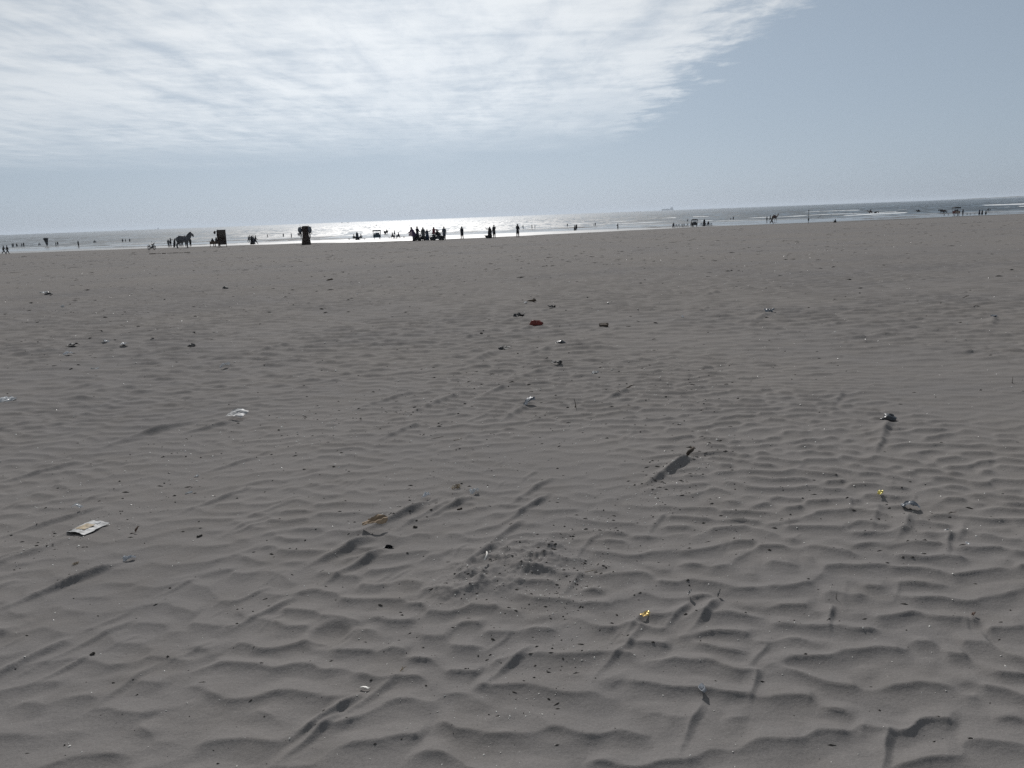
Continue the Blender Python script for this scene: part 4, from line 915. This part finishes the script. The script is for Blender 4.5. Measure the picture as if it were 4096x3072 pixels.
seat(st0, 0, 0, 0, 'stool under the vendor of the canopy cart', gS, at=(ground_xy(2764.5, 907.9)[0], ground_xy(2764.5, 907.9)[1] - .2))

# tall cloth booth and the bench beside it
gx, gy = ground_xy(892, 990); px_ = gy / F
r = empty('cloth_booth', gx, gy, .34); W2, HT = 14.5 * px_, 69 * px_
for sx in (-1, 1):
    for sy in (0, 1): m = MB(); m.tube([(sx * W2 * .95, sy * .6, HT * .98), (sx * W2, sy * .62, 0)], .035, 6); m.build('post', CWOOD, r)
def drape(x0, x1, z0, z1, y, wob=.04, n=15):
    m = MB(); F1 = []
    for z in (z0, (z0 * 2 + z1) / 3, (z0 + 2 * z1) / 3, z1):
        F1.append([Vector((x0 + (x1 - x0) * i / (n - 1), y + wob * math.sin(i * 1.9 + z) - .02, z)) for i in range(n)] + [Vector((x0 + (x1 - x0) * i / (n - 1), y + wob * math.sin(i * 1.9 + z) + .02, z)) for i in range(n - 1, -1, -1)])
    return m.loft(F1)
drape(-W2, W2, HT * .14, HT * .97, -.03).build('front_curtain', BRC, r); drape(-W2, W2, HT * .14, HT * .97, .58).build('back_curtain', BRC, r)
for sx in (-1, 1):
    m = drape(0, .58, HT * .14, HT * .97, 0); m.v = [(sx * W2 * .97 + v[1], v[0], v[2]) for v in m.v]; m.build('side_curtain', BRC, r)
drape(-W2 * .98, W2 * .98, HT * .60, HT * .95, -.10, .05, 11).build('upper_curtain', simple('faded_cloth', (.075, .066, .058), .95, var=.3, scale=9), r)
m = MB(); m.sheet(W2 * 2.06, .72, 5, .004, .01, .04, off=(0, .3, HT * .975)); m.build('roof_cloth', CANV, r)
m = MB(); m.tube([(-W2, 0, HT * .9), (-W2 - .35, 0, HT * .88), (-W2 - .4, 0, HT * .8)], .04, 6); m.lump((-W2 - .38, 0, HT * .84), (.16, .16, .2), 2, .15); m.lump((-W2 - .02, 0, HT * .66), (.14, .2, .75), 5, .12); m.build('rolled_awning', BRC, r)
tag(r, 'tall narrow booth of dark brown cloth on posts beside the bench', 'booth')
bx_, by_ = ground_xy(860, 989.5); r = empty('wooden_bench', bx_, by_, .3); m = MB()
m.box((0, 0, .45), (1.35, .4, .06)); m.build('seat', CWOOD, r)
m = MB(); m.box((0, -.2, .66), (1.35, .04, .34)); m.build('backrest', CWOOD, r)
for sx in (-1, 1):
    for sy in (-1, 1): m = MB(); m.box((sx * .62, sy * .16, .21), (.06, .06, .42)); m.build('leg', CWOOD, r)
tag(r, 'dark wooden bench with two sitters left of the tall cloth booth', 'bench')
person('left of two dark figures sitting on the bench by the booth', 0, 0, 40, 'sit', -.2, 'kameez', BLK, at=(bx_ - .28, by_ + .02), scale=1.0, near=True)
person('right of two dark figures sitting on the bench by the booth', 0, 0, 40, 'sit', -.5, 'kameez', (.02, .018, .018), at=(bx_ + .3, by_ + .02), scale=1.08, near=True)

# the draped stall hung with bags and strings
gx, gy = ground_xy(1226, 979); k = gy / F; r = empty('draped_stall', gx, gy)
def ring_(z, rx, ry, n=18, wob=.05): return [Vector((rx * (1 + wob * math.sin(4 * t * 6.283 / n + z * 3)) * math.cos(t * 6.283 / n), ry * (1 + wob * math.sin(4 * t * 6.283 / n)) * math.sin(t * 6.283 / n), z)) for t in range(n)]
m = MB(); m.loft([ring_(-.02, 18 * k, .55), ring_(14 * k, 16.5 * k, .5), ring_(28 * k, 14 * k, .42), ring_(40 * k, 12.5 * k, .4), ring_(52 * k, 12.5 * k, .4), ring_(62 * k, 13 * k, .42), ring_(68 * k, 13.5 * k, .42), ring_(73 * k, 9 * k, .3)]); m.build('dark_drape', BRC, r, True)
m = MB(); m.tube([(-27 * k, 0, 67 * k), (-10 * k, 0, 69.5 * k), (8 * k, 0, 72 * k), (26 * k, 0, 67 * k)], .04, 6); m.build('cross_bar', CWOOD, r)
for x0, ztop in ((-19 * k, 76 * k), (13 * k, 77 * k)): m = MB(); m.tube([(x0, 0, 66 * k), (x0 + .05, 0, 71 * k), (x0 - .06, 0, ztop)], [.03, .025, .015], 6); m.build('hook', MET, r)
for i, (x0, x1, z0, z1) in enumerate(((-29, -12, 46, 68), (11, 25, 45, 68))):
    m = MB(); m.lump(((x0 + x1) / 2 * k, -.05, (z0 + z1) / 2 * k), ((x1 - x0) / 2 * k * 1.05, .22, (z1 - z0) / 2 * k * 1.1), i + 3, .08, nu=14, nv=10); m.build('clear_bag', GLS, r, True)
rs = random.Random(5)
for i in range(16):
    sx = -1 if i < 11 else 1; x0 = sx * rs.uniform(15, 29 if sx < 0 else 25) * k; zt = 47 * k; zb = zt - rs.uniform(6, 26 if abs(x0) < 22 * k else 14) * k
    m = MB(); m.tube([(x0, -.1, zt), (x0 + .03, -.1, (zt + zb) / 2), (x0, -.1, zb)], .018, 5)
    for q_ in range(int((zt - zb) / .16)): m.lump((x0 + rs.uniform(-.05, .05), -.1, zt - .1 - q_ * .16), (.085, .05, .05), q_ + i, .3, nu=6, nv=5)
    m.build('hanging_string', PLA, r)
tag(r, 'tall stall draped in dark cloth, hung with clear bags and strings of goods', 'stall')
# the far toy rack on a pole
gx, gy = ground_xy(189, 984.6); k = gy / F; r = empty('toy_rack', gx, gy); m = MB(); m.tube([(0, 0, 0), (.02, 0, 33 * k)], .035, 6); m.build('pole', CWOOD, r)
for i in range(5):
    w = (3.2 + i * 1.25) * k; m = MB(); m.sheet(w * 2, .3, i, .05, .0, 6.3 * k, 6, 4, .05, off=(-.05 * i, 0, (13 + i * 5) * k)); m.build('hanging_panel', (CANV, BLUEP, CANV, PLA, CANV)[i], r)
m = MB(); m.lump((-10 * k, 0, 28 * k), (1.2 * k, .12, 3 * k), 3, .2); m.tube([(-10 * k, 0, 31 * k), (-4 * k, 0, 32 * k)], .02, 5); m.build('side_bundle', PLA, r)
tag(r, 'tall toy rack on a pole, wide at the top, in the shallows at far left', 'rack')
person('vendor in dark clothes at the foot of the tall toy rack', 0, 0, 17, 'carry_up', .4, 'kameez', BLK, at=(gx + .1, gy - .25), scale=.85)
# marker pole, basket
gx, gy = ground_xy(3233, 895); k = gy / F; r = empty('marker_pole', gx, gy); m = MB(); m.tube([(0, 0, -.3), (.02, 0, 25 * k), (-.01, 0, 53 * k)], [.06, .05, .045], 8); m.build('pole', MET, r)
m = MB(); m.lump((.03, 0, 16 * k), (2.3 * k, 2.2 * k, 6.5 * k), 8, .16, nu=10, nv=8); m.build('tied_cloth', CANV, r); m = MB(); m.box((0, 0, 51 * k), (.16, .05, .22)); m.build('marker_plate', MET, r)
tag(r, 'slim dark marker pole with a cloth tied round it on the sand at right', 'pole')
gx, gy = ground_xy(1954, 953); r = empty('wide_basket', gx, gy - .15); m = MB(); m.loft([[Vector((a * math.cos(t * .4488), b * math.sin(t * .4488), z)) for t in range(14)] for z, a, b in ((0, .28, .2), (.12, .36, .26), (.36, .5, .34), (.39, .52, .36), (.36, .46, .31), (.1, .3, .2))]); m.build('bowl', PLA, r)
m = MB(); m.tube([(.5, 0, .37), (.58, .0, .42), (.52, .12, .37)], .02, 5); m.tube([(-.5, 0, .37), (-.58, 0, .42), (-.52, .12, .37)], .02, 5); m.build('handles', PLA, r); tag(r, 'wide dark basket on the ground before the woman in black robe', 'basket')

# motorcycle and quad bikes
def motorcycle(gx, gy, rz, label):
    r = empty('motorcycle', gx, gy, rz)
    for y0 in (-.62, .64):
        m = MB(); m.wheel((0, y0, .31), .265, .042, n=26, k=8); w = m.build('wheel', RUB, r, True)
        m = MB(); m.wheel((0, y0, .31), .225, .014, n=22, k=5); m.tube([(-.06, y0, .31), (.06, y0, .31)], .035, 8)
        for k in range(10): a = k * math.pi / 5; m.tube([(0, y0, .31), (0, y0 + .22 * math.cos(a), .31 + .22 * math.sin(a))], .006, 4)
        m.build('rim', CHR, w)
    m = MB(); m.tube([(0, .42, .86), (0, .1, .62), (0, .05, .3), (0, -.25, .3), (0, -.45, .68), (0, -.75, .72)], .03, 6); m.tube([(0, .42, .86), (0, .25, .45), (0, .05, .3)], .028, 6); m.build('frame', MET, r)
    m = MB(); m.lump((0, .18, .8), (.13, .27, .12), 1, .04, nu=12, nv=8); m.build('fuel_tank', PLA, r, True)
    m = MB(); m.lump((0, -.32, .8), (.12, .42, .06), 2, .04, nu=12, nv=6); m.build('seat', PLA, r, True)
    m = MB(); m.box((0, .06, .4), (.2, .26, .24)); m.tube([(0, .1, .45), (0, .22, .6)], .09, 8); m.build('engine', MET, r)
    m = MB(); m.tube([(.12, .1, .35), (.14, -.2, .27), (.14, -.75, .34)], [.025, .04, .045], 7); m.build('exhaust', CHR, r)
    for sx in (-.07, .07): m = MB(); m.tube([(sx, .64, .31), (sx, .42, .95)], .024, 6); m.build('fork', CHR, r)
    m = MB(); m.tube([(-.34, .3, 1.05), (-.15, .4, 1.03), (0, .42, .98), (.15, .4, 1.03), (.34, .3, 1.05)], .016, 6)
    for sx in (-1, 1): m.tube([(sx * .24, .36, 1.04), (sx * .27, .4, 1.2)], .007, 4); m.lump((sx * .28, .4, 1.24), (.06, .015, .045), 3, .05)
    m.build('handlebar', MET, r); m = MB(); m.lump((0, .52, .9), (.1, .09, .1), 4, .03); m.build('headlight', CHR, r)
    for y0, s in ((.64, 1), (-.62, 1)):
        m = MB(); m.loft([[Vector((x, y0 + .34 * math.cos(t) * s, .31 + .34 * math.sin(t))) for x in (-.05, .05)] + [Vector((x, y0 + .35 * math.cos(t) * s, .31 + .35 * math.sin(t))) for x in (.05, -.05)] for t in (.5, .9, 1.4, 1.9, 2.4, 2.8)]); m.build('mudguard', MET, r)
    m = MB(); m.box((0, -.98, .68), (.1, .04, .08)); m.build('tail_light', REDP, r); m = MB(); m.tube([(-.1, -.05, .3), (-.26, -.1, .02)], .014, 5); m.build('kickstand', MET, r)
    tag(r, label, 'motorcycle'); return r
gx, gy = ground_xy(607, 1001); o = motorcycle(gx, gy, -.2, 'parked motorcycle alone on the sand left of the white horse'); o.rotation_euler = (0, .12, -.22); o.scale = (.92,) * 3
def quad(x, y, rz, label, col, sc=1.0):
    gx, gy = ground_xy(x, y); r = empty('quad_bike', gx, gy, rz); r.scale = (sc,) * 3
    for sx in (-1, 1):
        for y0 in (-.62, .62):
            m = MB(); m.wheel((sx * .44, y0, .28), .17, .11, n=20, k=8); w = m.build('wheel', RUB, r, True); m = MB(); m.loft([[Vector((sx * (.44 + dx), y0 + q * math.cos(t * .5236), .28 + q * math.sin(t * .5236))) for t in range(12)] for dx, q in ((-.07, .1), (.0, .12), (.07, .1))]); m.build('hub', MET, w)
            m = MB(); m.loft([[Vector((sx * x_, y0 + .36 * math.cos(t), .3 + .33 * math.sin(t))) for x_ in (.26, .58)] + [Vector((sx * x_, y0 + .39 * math.cos(t), .3 + .36 * math.sin(t))) for x_ in (.58, .26)] for t in (.15, .7, 1.2, 1.8, 2.4, 2.9)]); m.build('mudguard', col, r)
    m = MB(); m.box((0, 0, .38), (.62, 1.5, .42), None, 0, .8); m.tube([(0, .3, .5), (0, .48, .82)], .05, 8); m.build('chassis', MET, r)
    m = MB(); m.lump((0, .22, .68), (.17, .26, .16), 1, .05, nu=12, nv=8); m.build('fuel_tank', col, r, True)
    m = MB(); m.lump((0, -.3, .72), (.18, .48, .1), 2, .04, nu=12, nv=6); m.build('seat', PLA, r, True)
    m = MB(); m.tube([(-.38, .26, 1.0), (-.2, .36, .96), (0, .45, .86), (.2, .36, .96), (.38, .26, 1.0)], .018, 6); m.build('handlebar', MET, r)
    for y0, z0 in ((.72, .72), (-.78, .72)):
        m = MB()
        for i in range(5): m.tube([(-.3 + i * .15, y0 - .18, z0), (-.3 + i * .15, y0 + .18, z0)], .012, 4)
        m.tube([(-.32, y0 - .18, z0), (.32, y0 - .18, z0)], .014, 5); m.tube([(-.32, y0 + .18, z0), (.32, y0 + .18, z0)], .014, 5); m.build('rack', MET, r)
    for sx in (-1, 1): m = MB(); m.lump((sx * .16, .9, .52), (.07, .05, .06), 5, .03); m.build('headlight', CHR, r)
    tag(r, label, 'quad bike'); return r
q2 = quad(1747, 961, R_ * .7, 'dark quad bike with two riders, right one of the group', MET, .98); q1 = quad(1676, 963, R_ * .22, 'dark quad bike behind the stooping woman, left one of the group', PLA, .95)
for q_ in (q1, q2): q_.location.y += .75; q_.location.z = zat(q_.location.x, q_.location.y)
def on(root, dx, dy): a = root.rotation_euler[2]; return (root.location.x + dx * math.cos(a) - dy * math.sin(a), root.location.y + dx * math.sin(a) + dy * math.cos(a))
def ride(root, d, dz, **k):
    o = person(at=on(root, 0, d), lift=root.location.z + dz, face=root.rotation_euler[2] + k.pop('turn', 0), x=0, y=0, hpx=30, near=k.pop('near', True), **k); return o
ride(q2, -.42, .42, label='rider in maroon shirt with one arm raised on the right quad bike', pose='ride_arm', wear='shirt', top=MAR, low=BLK, scale=1.02, turn=.5)
ride(q2, .02, .36, label='smaller rider in black holding the handlebar of the right quad bike', pose='ride', wear='shirt', top=BLK, scale=.86)
# a pale veil that blows from the stooping woman
gx, gy = ground_xy(1650, 963); m = MB(); m.sheet(.55, .9, 9, .1, .1, .012, 9, 9, .05); o = m.build('blown_veil', cloth((.42, .33, .36))); o.location = (gx - .1, gy + .1, zat(gx, gy) + 1.05); o.rotation_euler = (1.3, .3, .1); tag(o, 'pale pink veil blowing behind the stooping woman', 'veil')

# horse, camels, donkeys
def beast(kind, gx, gy, rz, label, coat, sc=1.0, z=None, name=None, walk=0.0):
    camel = kind == 'camel'; V = []; E = []; Rd = []
    def add(p, r, par=None):
        V.append(Vector(p)); Rd.append(tuple(q * (1.2 if camel or len(V) > 11 else 1.32) for q in (r if isinstance(r, tuple) else (r, r))))
        if par is not None: E.append((par, len(V) - 1))
        return len(V) - 1
    H = 1.5 if not camel else 1.75
    if camel:
        b0 = add((0, 0, 1.42), (.31, .34)); hp = add((0, -.5, 1.42), (.27, .30), b0); rp = add((0, -.82, 1.36), (.17, .2), hp); sh = add((0, .5, 1.42), (.26, .32), b0); cf = add((0, .78, 1.42), (.18, .22), sh)
        hm = add((0, -.05, 1.78), (.17, .2), b0); add((0, -.05, 1.98), (.06, .07), hm)
        n1 = add((0, 1.05, 1.38), (.12, .15), cf); n2 = add((0, 1.28, 1.62), (.10, .12), n1); n3 = add((0, 1.40, 1.95), (.085, .10), n2); pl = add((0, 1.46, 2.2), (.09, .11), n3); mz = add((0, 1.68, 2.16), (.07, .085), pl); add((0, 1.86, 2.08), (.055, .06), mz)
    else:
        b0 = add((0, 0, 1.16), (.27, .31)); hp = add((0, -.5, 1.18), (.27, .31), b0); rp = add((0, -.76, 1.14), (.16, .2), hp); sh = add((0, .48, 1.18), (.24, .33), b0); cf = add((0, .70, 1.20), (.17, .24), sh)
        n1 = add((0, .86, 1.46), (.13, .23), cf); n2 = add((0, 1.0, 1.68), (.11, .18), n1); pl = add((0, 1.16, 1.80), (.10, .13), n2); ck = add((0, 1.27, 1.64), (.09, .12), pl); mz = add((0, 1.36, 1.45), (.065, .08), ck); add((0, 1.39, 1.36), (.055, .06), mz)
    for sx in (-1, 1):
        k = walk * sx; z0 = 1.16 if not camel else 1.42; fy = .52; a1 = add((sx * .14, fy, z0 - .26), .13, sh)
        e = add((sx * .15, fy + .25 * k, z0 * .47), (.058, .062), a1); f1 = add((sx * .15, fy + .33 * k, z0 * .40), .044, e); f2 = add((sx * .15, fy + .40 * k, .12), .036, f1); add((sx * .15, fy + .06 + .42 * k, .03), (.054, .05), f2)
        h1 = add((sx * .15, -.58, z0 - .22), (.15, .18), hp); st = add((sx * .16, -.50 - .15 * k, z0 * .60), (.10, .12), h1); hk = add((sx * .155, -.76 - .25 * k, z0 * .42), (.06, .07), st); h3 = add((sx * .15, -.72 - .35 * k, .13), .043, hk); add((sx * .15, -.66 - .36 * k, .03), (.064, .058), h3)
    me = skin_mesh('body', V, E, Rd, 1)
    r = bpy.data.objects.new(name or kind, None); COL.objects.link(r); r.location = (gx, gy, zat(gx, gy) if z is None else z); r.rotation_euler = (0, 0, rz); r.scale = (sc,) * 3
    b = bpy.data.objects.new('body', me); COL.objects.link(b); b.parent = r; me.materials.append(coat)
    hd_ = V[pl]
    for sx in (-1, 1): m = MB(); m.loft([[hd_ + Vector((sx * .07 + q * math.cos(t * 1.57), -.04 + q * .5 * math.sin(t * 1.57), z_)) for t in range(4)] for z_, q in ((.05, .03), (.14, .035), (.22, .008))]); m.build('ear', coat, r)
    tl = MB()
    if camel: tl.tube([V[rp] + Vector((0, -.1, 0)), V[rp] + Vector((0, -.22, -.3)), V[rp] + Vector((0, -.22, -.6))], [.05, .035, .05], 6)
    else: tl.tube([V[rp] + Vector((0, .08, .08)), V[rp] + Vector((0, -.16, .06)), V[rp] + Vector((0, -.24, -.2)), V[rp] + Vector((.02, -.28, -.55)), V[rp] + Vector((0, -.34, -.85)), V[rp] + Vector((0, -.38, -1.0))], [.06, .08, .12, .15, .13, .04], 9)
    tl.build('tail', MANE, r, True); return r, V
MANE = simple('dark_mane', (.03, .03, .035), .9, var=.5, scale=12); COAT = simple('dapple_grey_coat', (.085, .088, .098), .75, var=.3, scale=5); CAMC = simple('camel_coat', (.10, .065, .045), .9); DON = simple('donkey_coat', (.045, .04, .04), .9)
LEA = simple('leather', (.02, .017, .015), .5); RUGM = simple('woven_rug', (.05, .02, .018), .9, var=.6, scale=14)
gx, gy = ground_xy(734, 995); r, V = beast('horse', gx, gy, R_ * .96, '', COAT, 1.0 * min(max(49 * gy / F / 1.5, .9), 1.14))
m = MB(); pts = [V[8], V[7], V[6], V[5]]
mn = MB()
for i in range(9):
    t = i / 8; p = Vector((.03, .60 + .46 * t, 1.46 + .42 * t + .05 * math.sin(3.1 * t))); mn.lump(p, (.07, .11, .12), i, .2)
mn.build('mane', MANE, r); m = MB(); m.loft([[Vector((q * math.cos(t * .5236), y_, 1.2 + q * 1.15 * math.sin(t * .5236))) for t in range(12)] for y_, q in ((-.18, .25), (-.1, .305), (.12, .315), (.24, .26))]); sd_ = m.build('saddle_cloth', LEA, r, True)
m = MB(); m.lump((0, .05, 1.46), (.2, .3, .07), 3, .05, nu=12, nv=6); m.lump((0, -.18, 1.51), (.15, .05, .09), 4, .05); m.tube([(0, .25, 1.46), (0, .27, 1.58)], [.05, .03], 6); m.build('saddle', LEA, r, True)
m = MB(); hp_ = Vector((0, 1.33, 1.66)); m.wheel((0, 1.37, 1.58), .10, .012, 'x', 10, 4); m.v = [Vector((v[1] - 1.37 if False else v[0] * 1, v[1], v[2])) for v in m.v]; m.tube([(.07, 1.4, 1.54), (.16, .9, 1.5), (.1, .3, 1.56)], .01, 5); m.tube([(-.07, 1.4, 1.54), (-.16, .9, 1.5), (-.1, .3, 1.56)], .01, 5); m.build('bridle', LEA, r)
tag(r, 'saddled dapple grey horse standing in profile, head to the right', 'horse')
def rug(r, camel=True):
    z0, q0 = (1.46, .34) if camel else (1.2, .31)
    m = MB(); m.loft([[Vector((q * math.cos(t * .5236), y_, z0 + q * 1.2 * math.sin(t * .5236))) for t in range(12)] for y_, q in ((-.42, q0 * .94), (-.3, q0 * 1.06), (.3, q0 * 1.06), (.42, q0 * .92))]); m.build('saddle_rug', RUGM, r, True)
gx, gy = ground_xy(3097, 886); r, V = beast('camel', gx, gy, R_ * .72, '', CAMC, 1.05, walk=.5); rug(r); m = MB(); m.tube([(0, .2, 1.9), (.02, .25, 2.25)], [.05, .02], 6); m.lump((0, .24, 2.28), (.09, .09, .14), 3, .2); m.tube([(0, -.35, 1.85), (0, -.4, 2.2)], [.05, .02], 6); m.build('saddle_horn', RUGM, r); tag(r, 'brown camel with a decorated saddle walking right along the wet sand', 'camel')
person('man in grey leading the brown camel in front of it', 3087, 896, 29, 'lead', R_ * .8, 'kameez', GRY, BRN); person('man in black walking behind the brown camel', 3080.5, 884, 26, 'walk', R_, 'kameez', BLK)
gx, gy = ground_xy(3482, 853.4); r, V = beast('camel', gx, gy, L_ * .9, '', CAMC, .92, walk=.4); rug(r); tag(r, 'far dark camel with a rider in the surf at right, head to the left', 'camel')
ride(r, -.1, 1.5, label='rider on the far dark camel in the surf', pose='ride', wear='kameez', top=BLK, scale=.9, near=False)
for x, y, f, lab, rl, cm in ((1539, 937.6, .4, 'left horse of the pair in the glittering shallows', None, 'horse'), (1547, 937.2, -.5, 'right horse of the pair in the glittering shallows', 'rider on the right horse in the glittering shallows', 'horse'), (3674, 848.5, L_ * .8, 'lone dark horse with a rider in the surf far right', 'rider on the lone dark horse far right', 'horse')):
    gx, gy = ground_xy(x, y); r, V = beast(cm, gx, gy, f, '', DON, .78, walk=.3); rug(r, False); tag(r, lab, 'horse')
    if rl: ride(r, -.05, .78 * 1.0, label=rl, pose='ride', wear='kameez', top=BLK, scale=.85, near=False)
for x, y, f, lab in ((3768, 853, L_, 'left donkey of two standing left of the red snack cart'), (3777, 853, L_ * .7, 'right donkey of two standing left of the red snack cart'), (3502, 852.5, R_ * .8, 'small donkey right of the far dark camel')):
    gx, gy = ground_xy(x, y); r, V = beast('donkey', gx, gy, f, '', DON, .8, walk=.2); rug(r, False); tag(r, lab, 'donkey')
# a stick in the wet sand
gx, gy = ground_xy(3277, 870); m = MB(); m.tube([(-.9, 0, 0), (-.3, .1, .25), (.4, 0, .65), (.9, .1, .95)], [.09, .08, .06, .03], 7); m.tube([(.3, 0, .6), (.5, .2, .95)], [.04, .015], 5); o = m.build('driftwood_branch', MT['wood']); o.location = (gx, gy, zat(gx, gy)); tag(o, 'slanting driftwood branch in the wet sand right of the marker pole', 'driftwood')

# ------------------------------------------------------------------ far out at sea
SHM = simple('ship_paint', (.13, .16, .20), .6, var=.1, scale=.05); SHW = simple('ship_white', (.42, .44, .46), .6, var=.05, scale=.05); SHC = simple('container_stack', (.14, .12, .11), .7, var=.5, scale=.08)
def at_sea(x, dist):
    v = (FW * F + (x - 2048) * RT - (863 - (x - 2048) * .0371 - 1536) * UP); return Vector((v.x / v.y * dist, dist, SEA_Z))
def ship(x, dist, Lh, name, label, boxes=True, flip=1):
    p = at_sea(x, dist); r = empty(name, p.x, p.y, .0, SEA_Z); r.rotation_euler = (0, 0, -.12); h = Lh / 2; B = Lh * .07
    m = MB(); R = []
    for z, e, b in ((-2, .94, .8), (Lh * .02, .97, 1), (Lh * .062, 1.0, 1)):
        R.append([Vector((-h * e, -B * b * .7, z)), Vector((h * .75 * e, -B * b, z)), Vector((h * e, 0, z + (2 if z > 0 else 0))), Vector((h * .75 * e, B * b, z)), Vector((-h * e, B * b * .7, z))])
    m.loft(R); m.build('hull', SHM, r); z0 = Lh * .062
    m = MB(); bx = h * .62
    for k, (w, hh) in enumerate(((.34, .05), (.30, .05), (.26, .045), (.22, .04))): m.box((bx, 0, z0 + Lh * (.025 + .045 * k)), (h * w * 1.4, B * (1.7 - .2 * k), Lh * hh))
    br = m.build('superstructure', SHW if boxes else SHM, r)
    m = MB(); m.tube([(bx - h * .1, 0, z0 + Lh * .17), (bx - h * .1, 0, z0 + Lh * .25)], Lh * .006, 6); m.tube([(bx - h * .16, 0, z0 + Lh * .23), (bx - h * .04, 0, z0 + Lh * .23)], Lh * .004, 5); m.build('mast', SHM, br)
    m = MB(); m.loft([[Vector((bx + h * .22 + q * math.cos(t), q * math.sin(t), z)) for t in np.linspace(0, 5.5, 8)] for z, q in ((z0 + Lh * .1, Lh * .02), (z0 + Lh * .2, Lh * .017))]); m.build('funnel', SHM, br)
    if boxes:
        for i in range(9):
            hh = (.055, .06, .045, .07, .065, .05, .085, .06, .05)[i]; m = MB(); m.box((-h * .93 + i * h * .15, 0, z0 + Lh * hh / 2 - .5), (h * .135, B * 1.6, Lh * hh)); m.build('container_stack', SHC if i % 2 else SHM, r)
        for i in (2, 5): m = MB(); m.tube([(-h * .93 + i * h * .15, 0, z0), (-h * .93 + i * h * .15, 0, z0 + Lh * .12)], Lh * .005, 6); m.tube([(-h * .93 + i * h * .15, 0, z0 + Lh * .11), (-h * .8 + i * h * .15, 0, z0 + Lh * .09)], Lh * .003, 5); m.build('deck_crane', SHM, r)
    tag(r, label, 'ship'); return r
ship(2671, 13500, 192, 'cargo_ship', 'hazy loaded cargo ship on the horizon right of centre')
ship(627, 15500, 95, 'distant_ship', 'faint hazy ship on the horizon above the motorcycle', False); ship(495, 16500, 80, 'distant_ship', 'faintest small ship on the left horizon', False)
for i, (x, d, lab) in enumerate(((1368, 5200, 'left of two tiny boats on the bright horizon'), (1392, 5400, 'right of two tiny boats on the bright horizon'))):
    p = at_sea(x, d); r = empty('fishing_boat', p.x, p.y, .2, SEA_Z); m = MB(); m.loft([[Vector((a * xx, b * yy, z)) for xx, yy in ((-1, -.7), (.6, -1), (1.1, 0), (.6, 1), (-1, .7))] for z, a, b in ((-.3, 5, 1.2), (.6, 6, 1.7), (1.3, 6.6, 1.9))]); m.build('hull', SHM, r)
    m = MB(); m.box((-2, 0, 2.2), (3, 2, 1.8)); m.build('cabin', SHW, r); m = MB(); m.tube([(0, 0, 1.2), (0, 0, 6)], .12, 6); m.build('mast', SHM, r); tag(r, lab, 'boat')
# low spit of land at the far right
m = MB(); n = 60; R = []
pA = at_sea(3790, 11500); pB = at_sea(4700, 9000)
for i in range(n):
    t = i / (n - 1); c = pA.lerp(pB, t); hh = 3 + 14 * min(1, t * 3) * (.75 + .4 * math.sin(i * .9) * math.sin(i * .37))
    R.append([c + Vector((0, 0, -2)), c + Vector((0, 40, hh * .7)), c + Vector((0, 120, hh)), c + Vector((0, 400, hh * .6)), c + Vector((0, 500, -2))])
o = m.loft(R).build('headland', simple('far_land', (.09, .09, .075), .95, scale=.01)); tag(o, 'low hazy spit of land on the right horizon', kind='structure')
# a gull over the glitter
p = Vector((-31.5, 190, 0)); v = (FW * F + (1505 - 2048) * RT - (902 - 1536) * UP).normalized(); p = v * 150; r = empty('gull', p.x, p.y, .6, EYE + p.z)
m = MB(); m.lump((0, 0, 0), (.07, .24, .07), 2, .05, nu=8, nv=8); m.loft([[Vector((.03, -.2, 0)), Vector((-.03, -.2, 0)), Vector((-.03, -.2, .015)), Vector((.03, -.2, .015))], [Vector((.09, -.4, 0)), Vector((-.09, -.4, 0)), Vector((-.09, -.4, .01)), Vector((.09, -.4, .01))]]); m.build('body', MT['dark'], r, True)
for sx in (-1, 1): m = MB(); m.loft([[Vector((sx * x_, y_ + w_, z_)), Vector((sx * x_, y_ - w_, z_)), Vector((sx * x_, y_ - w_, z_ + .012)), Vector((sx * x_, y_ + w_, z_ + .012))] for x_, y_, z_, w_ in ((.04, .02, .03, .1), (.3, .06, .16, .09), (.62, -.04, .08, .02))]); m.build('wing', MT['dark'], r)
r.rotation_euler = (.2, -.5, .7); r.scale = (.42,) * 3; tag(r, 'dark gull flying low over the glittering water', 'gull')
# ------------------------------------------------------------------ sea haze
hm, t, b = new_mat('haze'); t.nodes.remove(b)
vp = node(t, 'ShaderNodeVolumePrincipled'); vp.inputs['Color'].default_value = (.66, .74, .84, 1); vp.inputs['Density'].default_value = HAZE; vp.inputs['Anisotropy'].default_value = .3
t.links.new(vp.outputs[0], t.nodes['Material Output'].inputs['Volume'])
m = MB(); m.box((0, 10500, 14), (46000, 38000, 66 + 28)); o = m.build('haze', hm); o.location.z = 0
tag(o, 'thin pale sea haze over the beach and water', kind='stuff')
